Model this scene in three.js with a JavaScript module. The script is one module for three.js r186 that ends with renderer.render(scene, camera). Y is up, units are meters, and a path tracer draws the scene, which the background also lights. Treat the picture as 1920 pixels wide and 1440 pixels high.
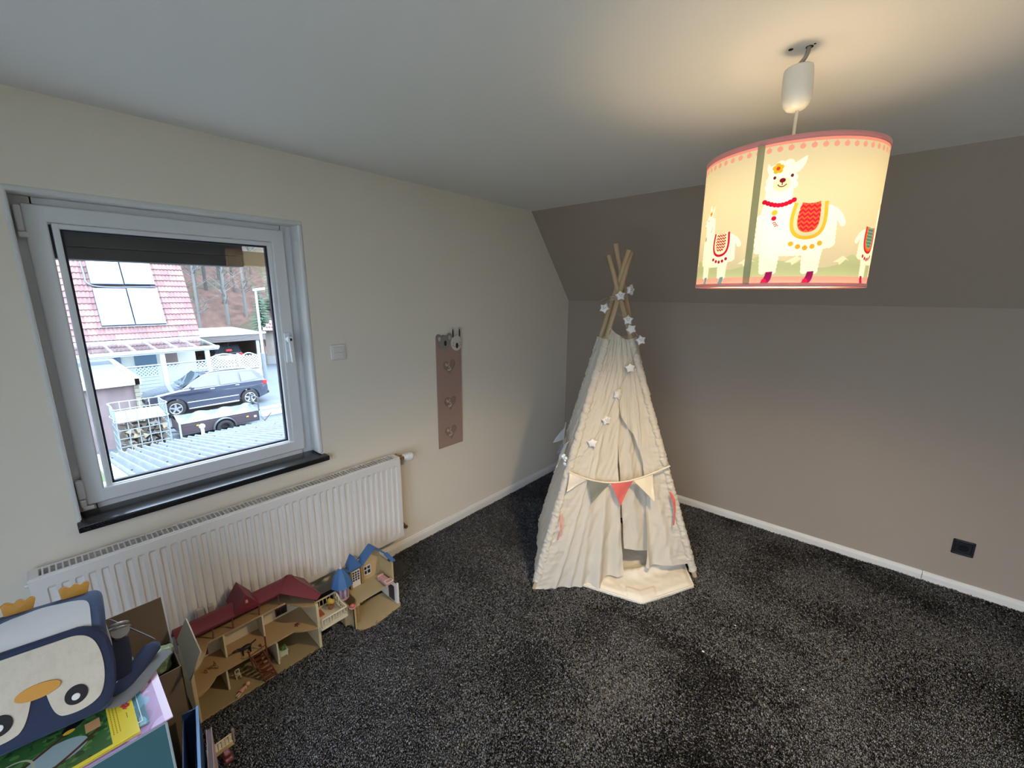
import * as THREE from 'three';
import { mergeGeometries, mergeVertices, toCreasedNormals } from 'three/addons/utils/BufferGeometryUtils.js';
import { RoundedBoxGeometry } from 'three/addons/geometries/RoundedBoxGeometry.js';
import { ImprovedNoise } from 'three/addons/math/ImprovedNoise.js';

// ---------- camera ----------
const scene = new THREE.Scene();
const V = (x, y, z) => new THREE.Vector3(x, y, z);
const camera = new THREE.PerspectiveCamera(84.92, 4 / 3, 0.05, 600);
camera.position.set(2.11524, 1.62, 3.20722);
camera.quaternion.setFromRotationMatrix(new THREE.Matrix4().makeBasis(V(0.75531261, 0.00576414, -0.65533933), V(-0.14226626, 0.97755827, -0.15537099), V(0.6397368, 0.21058635, 0.73918213)));
camera.updateMatrixWorld();

// ---------- sky: an even overcast, three times brighter overhead than at the horizon ----------
const SKY = 9.5;
{
  const w = 64, h = 32, d = new Float32Array(w * h * 4);
  for (let j = 0; j < h; j++) for (let i = 0; i < w; i++) {
    const s = Math.max(0, Math.sin(((j + 0.5) / h - 0.5) * Math.PI)), l = SKY * (1 + 2 * s) / 3;
    d.set([l * 0.78, l * 0.965, l * 1.22, 1], (j * w + i) * 4);
  }
  const t = new THREE.DataTexture(d, w, h, THREE.RGBAFormat, THREE.FloatType);
  t.mapping = THREE.EquirectangularReflectionMapping; t.magFilter = THREE.LinearFilter; t.minFilter = THREE.LinearFilter; t.needsUpdate = true;
  scene.background = t;
}
// ---------- lamp strengths and exposure ----------
const LAMP_GLOW = 0.245, LAMP_DOWN = 4.3, LAMP_COLOR = new THREE.Color(1, 0.76, 0.45);
const renderer = new THREE.WebGLRenderer({ antialias: true });
renderer.toneMapping = THREE.LinearToneMapping;
renderer.toneMappingExposure = 1.45;
renderer.shadowMap.enabled = true;

// ---------- helpers ----------
let seed = 7;
const rnd = () => { seed = (seed * 1664525 + 1013904223) >>> 0; return seed / 4294967296; };
const rr = (a, b) => a + (b - a) * rnd();
const perlin = new ImprovedNoise();
const N = (x, y, z = 0) => perlin.noise(x, y, z);
const taken = {};
const numbered = n => { taken[n] = (taken[n] ?? -1) + 1; return taken[n] ? `${n}_${String(taken[n]).padStart(3, '0')}` : n; };
const shade = o => { o.castShadow = true; o.receiveShadow = true; return o; };
function thing(name, label, category, pos = [0, 0, 0], group, turn = 0) {
  const o = new THREE.Group(); o.name = numbered(name); o.position.set(...pos); o.rotation.y = turn;
  o.userData = { label, category }; if (group) o.userData.group = group;
  scene.add(o); return o;
}
const norm = g => { const k = g.index ? g.toNonIndexed() : g; for (const a of Object.keys(k.attributes)) if (!['position', 'normal', 'uv'].includes(a)) k.deleteAttribute(a); if (!k.attributes.uv) k.setAttribute('uv', new THREE.BufferAttribute(new Float32Array(k.attributes.position.count * 2), 2)); return k; };
const join = gs => Array.isArray(gs) ? (gs.length === 1 ? gs[0] : mergeGeometries(gs.map(norm))) : gs;
function part(name, gs, m, parent, label) {
  const o = shade(new THREE.Mesh(join(gs), m)); o.name = name; if (label) o.userData.label = label;
  parent.add(o); return o;
}
function single(name, gs, m, label, category, group) {
  const o = part(numbered(name), gs, m, scene); o.userData = { label, category }; if (group) o.userData.group = group; return o;
}
function struct(name, gs, m) { const o = gs ? part(name, gs, m, scene) : new THREE.Group(); o.name = name; o.userData.kind = 'structure'; scene.add(o); return o; }
function copyOf(o, label, pos, turn = 0, group) {
  const c = o.clone(); c.name = numbered(o.name.replace(/_\d{3}$/, '')); c.userData = { ...o.userData, label: label ?? o.userData.label };
  if (group) c.userData.group = group; c.position.set(...pos); c.rotation.y = turn; scene.add(c); return c;
}
// geometries
const place = (g, x = 0, y = 0, z = 0, rx = 0, ry = 0, rz = 0) => { if (rx || ry || rz) g.applyMatrix4(new THREE.Matrix4().makeRotationFromEuler(new THREE.Euler(rx, ry, rz))); return g.translate(x, y, z); };
const bx = (w, h, d, x = 0, y = 0, z = 0, rx, ry, rz) => place(new THREE.BoxGeometry(w, h, d), x, y, z, rx, ry, rz);
const rb = (w, h, d, r, x = 0, y = 0, z = 0, rx, ry, rz, s = 2) => place(new RoundedBoxGeometry(w, h, d, s, Math.min(r, w / 2.02, h / 2.02, d / 2.02)), x, y, z, rx, ry, rz);
const span = (x0, x1, y0, y1, z0, z1, r) => r ? rb(Math.abs(x1 - x0), Math.abs(y1 - y0), Math.abs(z1 - z0), r, (x0 + x1) / 2, (y0 + y1) / 2, (z0 + z1) / 2) : bx(Math.abs(x1 - x0), Math.abs(y1 - y0), Math.abs(z1 - z0), (x0 + x1) / 2, (y0 + y1) / 2, (z0 + z1) / 2);
const cyl = (r0, r1, h, x = 0, y = 0, z = 0, n = 20, rx, ry, rz) => place(new THREE.CylinderGeometry(r1, r0, h, n), x, y, z, rx, ry, rz);
function bar(a, b, r, n = 10, r2 = r) {
  const d = b.clone().sub(a), l = d.length(), g = new THREE.CylinderGeometry(r2, r, l, n); g.translate(0, l / 2, 0);
  g.applyQuaternion(new THREE.Quaternion().setFromUnitVectors(V(0, 1, 0), d.normalize())); return g.translate(a.x, a.y, a.z);
}
function beam(a, b, w, h) { // rectangular bar from a to b, w wide and h high
  const d = b.clone().sub(a), l = d.length(), g = new THREE.BoxGeometry(w, h, l); g.translate(0, 0, l / 2);
  const m = new THREE.Matrix4().lookAt(V(0, 0, 0), d.clone().negate(), V(0, 1, 0)); g.applyMatrix4(m); return g.translate(a.x, a.y, a.z);
}
const tube = (pts, r, n = 40, k = 8) => new THREE.TubeGeometry(new THREE.CatmullRomCurve3(pts), n, r, k, false);
function poly(pts) { const s = new THREE.Shape(); s.moveTo(...pts[0]); for (const p of pts.slice(1)) s.lineTo(...p); s.closePath(); return s; }
const ex = (s, d, b = 0, seg = 1, curve = 12) => new THREE.ExtrudeGeometry(s, { depth: d, bevelEnabled: b > 0, bevelSize: b, bevelThickness: b, bevelSegments: seg, curveSegments: curve });
// shapes drawn in (z, y) and pushed along +x; shape x-axis is -z so that the front face looks to +x
const alongX = (s, d, b = 0, seg = 1, curve = 12) => ex(s, d, b, seg, curve).rotateY(Math.PI / 2);
function grid(nu, nv, f, closed) {
  const p = [], uv = [], id = [];
  for (let j = 0; j <= nv; j++) for (let i = 0; i <= nu; i++) { const q = f(i / nu, j / nv); p.push(q.x, q.y, q.z); uv.push(i / nu, j / nv); }
  for (let j = 0; j < nv; j++) for (let i = 0; i < nu; i++) { const a = j * (nu + 1) + i, b = a + 1, c = a + nu + 1, d = c + 1; id.push(a, b, d, a, d, c); }
  const g = new THREE.BufferGeometry(); g.setAttribute('position', new THREE.Float32BufferAttribute(p, 3)); g.setAttribute('uv', new THREE.Float32BufferAttribute(uv, 2)); g.setIndex(id); g.computeVertexNormals(); return g;
}
// thin solid over four corners
const slab = (a, b, c, d, th) => { const n = V().crossVectors(b.clone().sub(a), d.clone().sub(a)).normalize().multiplyScalar(th), f = (o, fl) => grid(1, 1, (u, v) => { const k = fl ? 1 - u : u; return a.clone().lerp(b, k).lerp(d.clone().lerp(c, k), v).addScaledVector(n, o); }), rim = grid(4, 1, (u, v) => [a, b, c, d, a][Math.round(u * 4)].clone().addScaledVector(n, v)); return [f(0, true), f(1, false), rim].map(norm); };
const smooth = (g, a = 0.7) => toCreasedNormals(g, a);
// materials
const M = (c, rough = 0.7, o = {}) => new THREE.MeshStandardMaterial({ color: c, roughness: rough, ...o });
const P = (c, rough = 0.7, o = {}) => new THREE.MeshPhysicalMaterial({ color: c, roughness: rough, ...o });
const lin = (r, g, b) => new THREE.Color().setRGB(r, g, b);
function noiseMap(n, f, rx = 1, ry = 1, srgb = false) {
  const d = new Uint8Array(n * n * 4);
  for (let j = 0; j < n; j++) for (let i = 0; i < n; i++) { const v = f(i / n, j / n), k = (j * n + i) * 4; const c = Array.isArray(v) ? v : [v, v, v]; d[k] = Math.max(0, Math.min(255, c[0] * 255)); d[k + 1] = Math.max(0, Math.min(255, c[1] * 255)); d[k + 2] = Math.max(0, Math.min(255, c[2] * 255)); d[k + 3] = 255; }
  const t = new THREE.DataTexture(d, n, n); t.wrapS = t.wrapT = THREE.RepeatWrapping; t.magFilter = THREE.LinearFilter; t.minFilter = THREE.LinearMipmapLinearFilter; t.generateMipmaps = true; t.repeat.set(rx, ry); if (srgb) t.colorSpace = THREE.SRGBColorSpace; t.needsUpdate = true; return t;
}
// noise that repeats over the unit square
const tile = (u, v, f, s = 0) => { const a = u * Math.PI * 2, b = v * Math.PI * 2, k = f / (Math.PI * 2); return N(Math.cos(a) * k + s, Math.sin(a) * k + 3.1, Math.cos(b) * k + s) * 0.5 + N(Math.sin(b) * k + 7.7, Math.cos(a) * k + s, Math.sin(a) * k - s) * 0.5; };
function canvasMap(w, h, draw) { const c = document.createElement('canvas'); c.width = w; c.height = h; draw(c.getContext('2d'), w, h); const t = new THREE.CanvasTexture(c); t.colorSpace = THREE.SRGBColorSpace; t.anisotropy = 8; return t; }
// uv of a geometry in metres, from the two larger extents of each face
function metric(g) {
  const k = norm(g), p = k.attributes.position, n = k.attributes.normal, uv = new Float32Array(p.count * 2);
  for (let i = 0; i < p.count; i++) { const ax = Math.abs(n.getX(i)), ay = Math.abs(n.getY(i)), az = Math.abs(n.getZ(i)); uv.set(ax >= ay && ax >= az ? [p.getZ(i), p.getY(i)] : ay >= az ? [p.getX(i), p.getZ(i)] : [p.getX(i), p.getY(i)], i * 2); }
  k.setAttribute('uv', new THREE.BufferAttribute(uv, 2)); return k;
}
// ---------- the room ----------
const RX = 3.9, RZ = 4.5, CH = 2.2325, KH = 1.562, SZ = 0.548, WT = 0.34;
const plasterBump = noiseMap(256, (u, v) => 0.5 + 0.28 * tile(u, v, 40) + 0.22 * (rnd() - 0.5), 2.2, 2.2);
const wallPaint = M(lin(0.76, 0.69, 0.585), 0.85, { bumpMap: plasterBump, bumpScale: 0.0006 });
const taupePaint = M(lin(0.37, 0.305, 0.25), 0.85, { bumpMap: plasterBump, bumpScale: 0.0006 });
const ceilPaint = M(lin(0.80, 0.785, 0.75), 0.9, { bumpMap: plasterBump, bumpScale: 0.0006 });
const renderPaint = M(lin(0.5, 0.46, 0.4), 0.95);
const whitePaint = M(lin(0.74, 0.72, 0.68), 0.45);
const W0 = 2.29, W1 = 3.185, WB = 0.79, WTOP = 1.935;
{ // window wall: seen from the room it follows the slope on the right
  const s = poly([[0.25, -0.25], [-RZ - 0.2, -0.25], [-RZ - 0.2, CH + 0.2], [-SZ, CH + 0.2], [0.25, KH - 0.1]]);
  const h = new THREE.Path(); h.moveTo(-W0, WB - 0.03); h.lineTo(-W1, WB - 0.03); h.lineTo(-W1, WTOP); h.lineTo(-W0, WTOP); h.closePath(); s.holes.push(h);
  struct('wall_left', metric(alongX(s, WT).translate(-WT, 0, 0)), wallPaint);
}
struct('wall_right', metric(span(0, RX, -0.2, KH, -0.2, 0)), taupePaint);
{ // slope between knee wall and ceiling
  const s = poly([[0, KH], [0.2, KH], [0.2, KH + 0.05], [-SZ + 0.05, CH + 0.2], [-SZ, CH + 0.2], [-SZ, CH]]);
  struct('wall_slope', metric(alongX(s, RX).translate(0, 0, 0)), taupePaint);
}
struct('ceiling', metric(span(0, RX, CH, CH + 0.2, SZ, RZ)), ceilPaint);
const B0 = 1.35, B1 = 3.75, BB = 0.06, BT = 2.08; // unseen balcony door, added behind the camera to fill ceiling and carpet with daylight
{
  const s = poly([[-0.2, -0.25], [RX + 0.2, -0.25], [RX + 0.2, CH + 0.2], [-0.2, CH + 0.2]]);
  const h = new THREE.Path(); h.moveTo(B0, BB); h.lineTo(B0, BT); h.lineTo(B1, BT); h.lineTo(B1, BB); h.closePath(); s.holes.push(h);
  struct('wall_back', metric(ex(s, 0.2).translate(0, 0, RZ)), wallPaint);
}
struct('wall_far', metric(span(RX, RX + 0.2, -0.25, CH + 0.2, -0.2, RZ + 0.2)), wallPaint);
const glass = P(0xffffff, 0.0, { transmission: 1, thickness: 0, ior: 1.45 });
{
  const w = struct('window_2'), x = [B0, (B0 + B1) / 2, B1];
  for (let k = 0; k < 2; k++) {
    part('frame', [span(x[k], x[k] + 0.05, BB, BT, RZ + 0.06, RZ + 0.13), span(x[k + 1] - 0.05, x[k + 1], BB, BT, RZ + 0.06, RZ + 0.13), span(x[k], x[k + 1], BB, BB + 0.06, RZ + 0.06, RZ + 0.13), span(x[k], x[k + 1], BT - 0.06, BT, RZ + 0.06, RZ + 0.13)], whitePaint, w);
    part('pane', bx(x[k + 1] - x[k] - 0.09, BT - BB - 0.11, 0.004, (x[k] + x[k + 1]) / 2, (BB + BT) / 2, RZ + 0.095), glass, w);
  }
  struct('balcony', metric(span(-0.2, RX + 0.2, -0.25, -0.08, RZ + 0.2, RZ + 3.4)), M(lin(0.5, 0.49, 0.47), 0.9));  // unseen pale slab, added to bounce sky light up to the ceiling
}
// carpet: a dark base and the pile standing on it
const carpetBase = M(lin(0.045, 0.043, 0.045), 1);
struct('floor', metric(span(-0.0, RX, -0.2, 0, 0, RZ)), carpetBase);
// brushed areas of the pile: [x, z, half length, half width, turn, strength]
const brushed = [[0.72, 2.5, 0.55, 0.36, 0.5, 0.62], [0.95, 2.15, 0.3, 0.14, 0.3, 0.3], [1.45, 1.53, 0.26, 0.075, 0.0, 0.5], [2.3, 1.26, 0.5, 0.17, -0.1, 0.42], [1.98, 0.88, 0.34, 0.07, 0.0, 0.3], [1.25, 2.15, 0.3, 0.16, 0.8, 0.2], [0.55, 1.9, 0.3, 0.12, 0.2, 0.22], [1.75, 1.75, 0.25, 0.1, 0.3, 0.15], [2.75, 1.9, 0.5, 0.3, 0, 0.3]];
const carpetShade = (x, z) => {
  const wx = x + 0.09 * N(x * 5, z * 5, 11) + 0.035 * N(x * 15, z * 15, 21), wz = z + 0.09 * N(x * 5 + 40, z * 5, 3) + 0.035 * N(x * 15, z * 15 + 50, 8);
  let s = 0.2 + 0.42 * N(x * 6.5, z * 6.5 + 9, 4.2) + 0.3 * N(x * 2.3 + 5, z * 2.3, 1.5) + 0.3 * N(x * 17, z * 17, 8.8);
  for (const [cx, cz, l, w, a, k] of brushed) { const dx = wx - cx, dz = wz - cz, p = (dx * Math.cos(a) + dz * Math.sin(a)) / l, q = (dz * Math.cos(a) - dx * Math.sin(a)) / w, d = p * p + q * q; s += k / (1 + Math.exp((d - 1) * 3.2)); }
  return Math.max(0, Math.min(1, s));
};
{
  const t = new THREE.BufferGeometry(), pos = [], nor = [];
  for (let k = 0; k < 4; k++) { // a tuft of four leaning yarn ends
    const a = k * 1.57 + 0.4, cx = Math.cos(a), cz = Math.sin(a), o = 0.0016, w = 0.0019, l = 0.0034;
    const p0 = [cx * o - cz * w, 0, cz * o + cx * w], p1 = [cx * o + cz * w, 0, cz * o - cx * w], q0 = [cx * l - cz * w * 0.8, 0.0115, cz * l + cx * w * 0.8], q1 = [cx * l + cz * w * 0.8, 0.0125, cz * l - cx * w * 0.8];
    pos.push(...p0, ...p1, ...q1, ...p0, ...q1, ...q0); for (let i = 0; i < 6; i++) nor.push(cx * 0.45, 0.85, cz * 0.45);
  }
  t.setAttribute('position', new THREE.Float32BufferAttribute(pos, 3)); t.setAttribute('normal', new THREE.Float32BufferAttribute(nor, 3));
  const step = 0.0062, list = [], q = new THREE.Quaternion(), m = new THREE.Matrix4();
  const put = (x, z, sc) => list.push([x, z, sc]);
  const inv = camera.matrixWorld.clone().invert();
  const seen = (x, z) => { const v = V(x, 0, z).applyMatrix4(inv); return v.z < -0.3 && Math.abs(v.x / v.z) < 1.35 && Math.abs(v.y / v.z) < 1.02; };
  for (let x = 0.02; x < 3.6; x += step) for (let z = 0.02; z < 3.6; z += step) {
    const px = x + rr(-0.004, 0.004), pz = z + rr(-0.004, 0.004);
    if (!seen(px, pz) || (px < 0.2 && pz > 1.9) || (px < 0.372 && pz > 2.53) || (px < 0.43 && px > 0.24 && pz > 2.14 && pz < 2.37)) continue;
    put(px, pz, 1);
  }
  for (let x = 0.02; x < RX; x += 0.016) for (let z = 0.02; z < RZ; z += 0.016) if (!seen(x, z) || x > 3.6 || z > 3.6) put(x + rr(-0.008, 0.008), z + rr(-0.008, 0.008), 2.4);
  const pile = new THREE.InstancedMesh(t, M(0xffffff, 1, { side: THREE.DoubleSide }), list.length), col = new THREE.Color();
  list.forEach(([x, z, sc], i) => {
    const s = carpetShade(x, z), ang = 0.8 + N(x * 3, z * 3, 30) * 1.5 + rr(-0.6, 0.6), lean = 0.05 + 0.75 * (1 - s) + rr(-0.2, 0.2);
    q.setFromEuler(new THREE.Euler(Math.cos(ang) * lean, rnd() * 6.3, Math.sin(ang) * lean));
    m.compose(V(x, 0, z), q, V(sc, (0.8 + 0.35 * s) * rr(0.8, 1.15), sc)); pile.setMatrixAt(i, m);
    const g = rnd(), v = 0.21 * (g < 0.15 ? 1.55 : g < 0.42 ? 0.62 : 1);
    col.setRGB(v * 0.95, v * 0.985, v * 1.08); pile.setColorAt(i, col);
  });
  pile.name = 'carpet_pile'; pile.userData = { kind: 'stuff', label: 'dark grey speckled shaggy carpet pile covering the floor', category: 'carpet' }; shade(pile); scene.add(pile);
}
// baseboards with a rounded top
const board = (h, t) => { const s = new THREE.Shape(); s.moveTo(0, 0); s.lineTo(t, 0); s.lineTo(t, h * 0.62); s.quadraticCurveTo(t * 0.95, h * 0.8, t * 0.55, h * 0.88); s.quadraticCurveTo(t * 0.4, h, 0, h); return s; };
{
  const g = ex(board(0.066, 0.016), RZ, 0); // profile in x,y along z
  struct('baseboard_left', g, whitePaint);
  const r = struct('baseboard_right');
  const a = ex(board(0.058, 0.016), 2.512, 0).rotateY(Math.PI / 2).scale(1, 1, -1); a.index || 0;
  const run = (x0, x1) => { const k = ex(board(0.058, 0.016), x1 - x0, 0), p = k.attributes.position; for (let i = 0; i < p.count; i++) { const x = p.getX(i), z = p.getZ(i); p.setX(i, x0 + z); p.setZ(i, x); } const ia = p.array; for (let i = 0; i < p.count; i += 3) for (let c = 0; c < 3; c++) { const t = ia[(i + 1) * 3 + c]; ia[(i + 1) * 3 + c] = ia[(i + 2) * 3 + c]; ia[(i + 2) * 3 + c] = t; } k.computeVertexNormals(); return k; };
  part('board', run(0, 2.5105), whitePaint, r); part('board', run(2.5135, RX), whitePaint, r);
}
// the window
{
  const pvc = P(lin(0.70, 0.71, 0.72), 0.3), w = struct('window_1');
  const ring = (x0, x1, y0, y1, z0, z1, t, r) => [span(x0, x1, y0, y1, z0, z0 + t, r), span(x0, x1, y0, y1, z1 - t, z1, r), span(x0, x1, y0, y0 + t, z0 + t * 0.8, z1 - t * 0.8, r), span(x0, x1, y1 - t, y1, z0 + t * 0.8, z1 - t * 0.8, r)];
  part('frame', ring(-0.16, -0.095, WB - 0.01, WTOP, W0, W1, 0.06, 0.004), pvc, w);
  const sash = part('sash', ring(-0.15, -0.075, 0.815, 1.905, 2.337, 3.158, 0.056, 0.007), pvc, w);
  part('glazing_bead', ring(-0.112, -0.083, 0.857, 1.849, 2.391, 3.094, 0.018, 0.004), pvc, sash);
  part('gasket', ring(-0.118, -0.1, 0.866, 1.84, 2.400, 3.085, 0.0165), M(lin(0.012, 0.013, 0.03), 0.5), sash);
  part('pane', bx(0.004, 0.95, 0.67, -0.112, 1.353, 2.745), glass, sash);
  const hd = part('handle', [rb(0.012, 0.15, 0.03, 0.006, -0.07, 1.352, 2.372), cyl(0.013, 0.012, 0.04, -0.05, 1.395, 2.372, 16, 0, 0, Math.PI / 2)], P(lin(0.72, 0.73, 0.75), 0.25), sash, 'white tilt-and-turn window handle pointing down');
  part('lever', [rb(0.012, 0.125, 0.021, 0.006, -0.033, 1.345, 2.369, 0.04, 0, 0), rb(0.018, 0.03, 0.026, 0.007, -0.036, 1.397, 2.372)], P(lin(0.75, 0.76, 0.78), 0.22), hd);
  part('hinge', [rb(0.022, 0.085, 0.018, 0.006, -0.075, 1.855, 3.166), rb(0.022, 0.02, 0.024, 0.005, -0.075, 1.802, 3.164)], pvc, w);
  part('hinge', [rb(0.024, 0.075, 0.022, 0.006, -0.075, 0.885, 3.166), rb(0.022, 0.03, 0.018, 0.005, -0.073, 0.83, 3.166), rb(0.016, 0.012, 0.03, 0.003, -0.062, 0.812, 3.155)], pvc, w);
  // rounded plaster corners of the opening
  const soft = M(lin(0.66, 0.65, 0.63), 0.7);
  part('reveal_corner', [span(-0.095, 0.004, WB + 0.002, WTOP, W0 - 0.012, W0 + 0.012, 0.011)], soft, w);
  part('reveal_corner', [span(-0.095, 0.003, WB + 0.002, WTOP, W1 - 0.004, W1 + 0.01, 0.006)], soft, w);
  part('reveal_corner', [span(-0.095, 0.004, WTOP - 0.008, WTOP + 0.012, W0 - 0.012, W1 + 0.008, 0.009)], soft, w);
  const gran = noiseMap(256, (u, v) => { const g = rnd(); const k = 0.08 + 0.07 * tile(u, v, 60) + (g > 0.985 ? 0.45 : g > 0.93 ? 0.12 : 0); return [k, k * 1.02, k * 1.1]; }, 5, 5, true);
  const stone = P(0xffffff, 0.22, { map: gran });
  part('window_sill', metric(smooth(span(-0.13, 0.05, WB - 0.026, WB, 2.27, 3.195, 0.004))), stone, w, 'black speckled granite window sill');
  part('outer_sill', [bx(0.26, 0.008, W1 - W0, -0.29, 0.768, (W0 + W1) / 2, 0, 0, 0.1)], M(lin(0.35, 0.36, 0.4), 0.4, { metalness: 0.6 }), w);
  const shut = M(lin(0.016, 0.017, 0.02), 0.6);
  const box = part('roller_shutter', [span(-0.30, -0.205, 1.785, 1.95, 2.478, W1, 0.003)], shut, w);
  part('slat', span(-0.298, -0.212, 1.737, 1.784, 2.478, W1, 0.003), shut, box);
  part('shutter_guide', [span(-0.30, -0.21, 1.742, 1.81, 2.34, 2.476, 0.004)], M(lin(0.42, 0.31, 0.2), 0.8), w);
}
// ---------- radiator ----------
{
  const enamel = P(lin(0.74, 0.72, 0.70), 0.32), t = thing('radiator', 'long white panel radiator on the wall under the window', 'radiator', [0, 0, 0]);
  const z0 = 1.885, z1 = 3.333, y0 = 0.166, y1 = 0.676, xf = 0.105, pitch = 0.0333, n = 42, zs = z0 + (z1 - z0 - n * pitch) / 2;
  // front panel: pressed channels that end below the top and above the bottom edge
  const prof = z => { const k = ((z - zs) / pitch) % 1; if (z < zs || z > zs + n * pitch) return 0; return k < 0.12 ? k / 0.12 : k < 0.55 ? 1 : k < 0.67 ? (0.67 - k) / 0.12 : 0; };
  const zz = [z0], yy = [[y0, 0], [y0 + 0.03, 0], [y0 + 0.042, 1], [y1 - 0.052, 1], [y1 - 0.042, 0], [y1 - 0.006, 0], [y1, -1]];
  for (let i = 0; i < n; i++) for (const k of [0, 0.12, 0.55, 0.67]) zz.push(zs + (i + k) * pitch); zz.push(zs + n * pitch, z1);
  const pos = [], id = [], W = zz.length;
  for (const [y, a] of yy) for (const z of zz) pos.push(xf - (a < 0 ? 0.004 : a * prof(z + 1e-6) * 0.0065), y, z);
  for (let j = 0; j < yy.length - 1; j++) for (let i = 0; i < W - 1; i++) { const a = j * W + i, b = a + 1, c = a + W, d = c + 1; id.push(a, c, b, b, c, d); }
  const g = new THREE.BufferGeometry(); g.setAttribute('position', new THREE.Float32BufferAttribute(pos, 3)); g.setIndex(id); g.computeVertexNormals();
  part('front_panel', smooth(g, 0.5), enamel, t);
  part('rear_panel', span(0.032, 0.04, y0, y1 - 0.005, z0 + 0.005, z1 - 0.005), enamel, t);
  part('side_cover', [span(0.03, xf - 0.002, y0 + 0.02, y1, z0 - 0.002, z0 + 0.004, 0.002), span(0.03, xf - 0.001, y1 - 0.012, y1 + 0.0035, z0, z0 + 0.026, 0.003)], enamel, t);
  part('side_cover', [span(0.03, xf - 0.002, y0 + 0.02, y1, z1 - 0.004, z1 + 0.002, 0.002), span(0.03, xf - 0.001, y1 - 0.012, y1 + 0.0035, z1 - 0.026, z1, 0.003)], enamel, t);
  const grille = part('top_grille', [span(xf - 0.012, xf - 0.002, y1 - 0.003, y1 + 0.003, z0 + 0.02, z1 - 0.02, 0.002), span(0.03, 0.04, y1 - 0.003, y1 + 0.003, z0 + 0.02, z1 - 0.02, 0.002)], enamel, t);
  const sg = bx(0.056, 0.003, 0.0045); for (let i = 0; i < 86; i++) { const s = part('slat', sg, enamel, grille); s.position.set(0.066, y1 + 0.001, z0 + 0.034 + i * (z1 - z0 - 0.068) / 85); }
  const fins = []; for (let i = 0; i < 84; i++) fins.push(bx(0.05, 0.4, 0.0012, 0.067, 0.42, z0 + 0.04 + i * 0.0165)); part('convector_fins', fins, enamel, t);
  const brass = P(lin(0.42, 0.3, 0.13), 0.3, { metalness: 0.9 });
  const vt = part('valve', [cyl(0.011, 0.011, 0.045, 0.055, y1 - 0.022, z0 - 0.022, 14, Math.PI / 2), cyl(0.014, 0.014, 0.02, 0.055, y1 - 0.022, z0 - 0.03, 6, Math.PI / 2), bar(V(0.055, y1 - 0.022, z0 - 0.035), V(-0.005, y1 - 0.022, z0 - 0.035), 0.01), cyl(0.013, 0.013, 0.016, 0.075, y1 - 0.022, z0 - 0.035, 6, 0, 0, Math.PI / 2)], brass, t, 'brass radiator valve');
  const head = new THREE.LatheGeometry([[0.0, 0], [0.017, 0], [0.019, 0.004], [0.019, 0.018], [0.0225, 0.022], [0.0235, 0.036], [0.022, 0.056], [0.017, 0.066], [0, 0.069]].map(a => new THREE.Vector2(...a)), 28).rotateX(-Math.PI / 2).rotateY(-0.55).translate(0.062, y1 - 0.022, z0 - 0.045);
  const th = part('thermostat_head', head, P(lin(0.78, 0.77, 0.74), 0.35), vt, 'white thermostat head');
  const ribs = []; for (let k = 0; k < 14; k++) { const a = k / 14 * Math.PI * 2; ribs.push(bx(0.003, 0.003, 0.02, Math.cos(a) * 0.0225, Math.sin(a) * 0.0225, -0.042)); }
  part('grip_ribs', ribs.map(r => r.rotateY(-0.55).translate(0.062, y1 - 0.022, z0 - 0.045)), M(lin(0.55, 0.55, 0.54), 0.5), th);
  part('wall_rosette', cyl(0.02, 0.02, 0.006, 0.003, y1 - 0.022, z0 - 0.035, 24, 0, 0, Math.PI / 2), whitePaint, t);
  part('return_valve', [cyl(0.01, 0.01, 0.035, 0.06, 0.215, z0 - 0.016, 12, Math.PI / 2), bar(V(0.06, 0.215, z0 - 0.03), V(0.06, 0.19, z0 - 0.03), 0.012, 8), bar(V(0.06, 0.215, z0 - 0.03), V(-0.004, 0.215, z0 - 0.03), 0.009), cyl(0.012, 0.012, 0.018, 0.078, 0.205, z0 - 0.032, 6, 0, 0, Math.PI / 2)], P(lin(0.3, 0.22, 0.12), 0.35, { metalness: 0.9 }), t);
  part('air_vent', cyl(0.006, 0.006, 0.012, 0.07, y1 - 0.03, z1 + 0.006, 10, Math.PI / 2), whitePaint, t);
}
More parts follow.
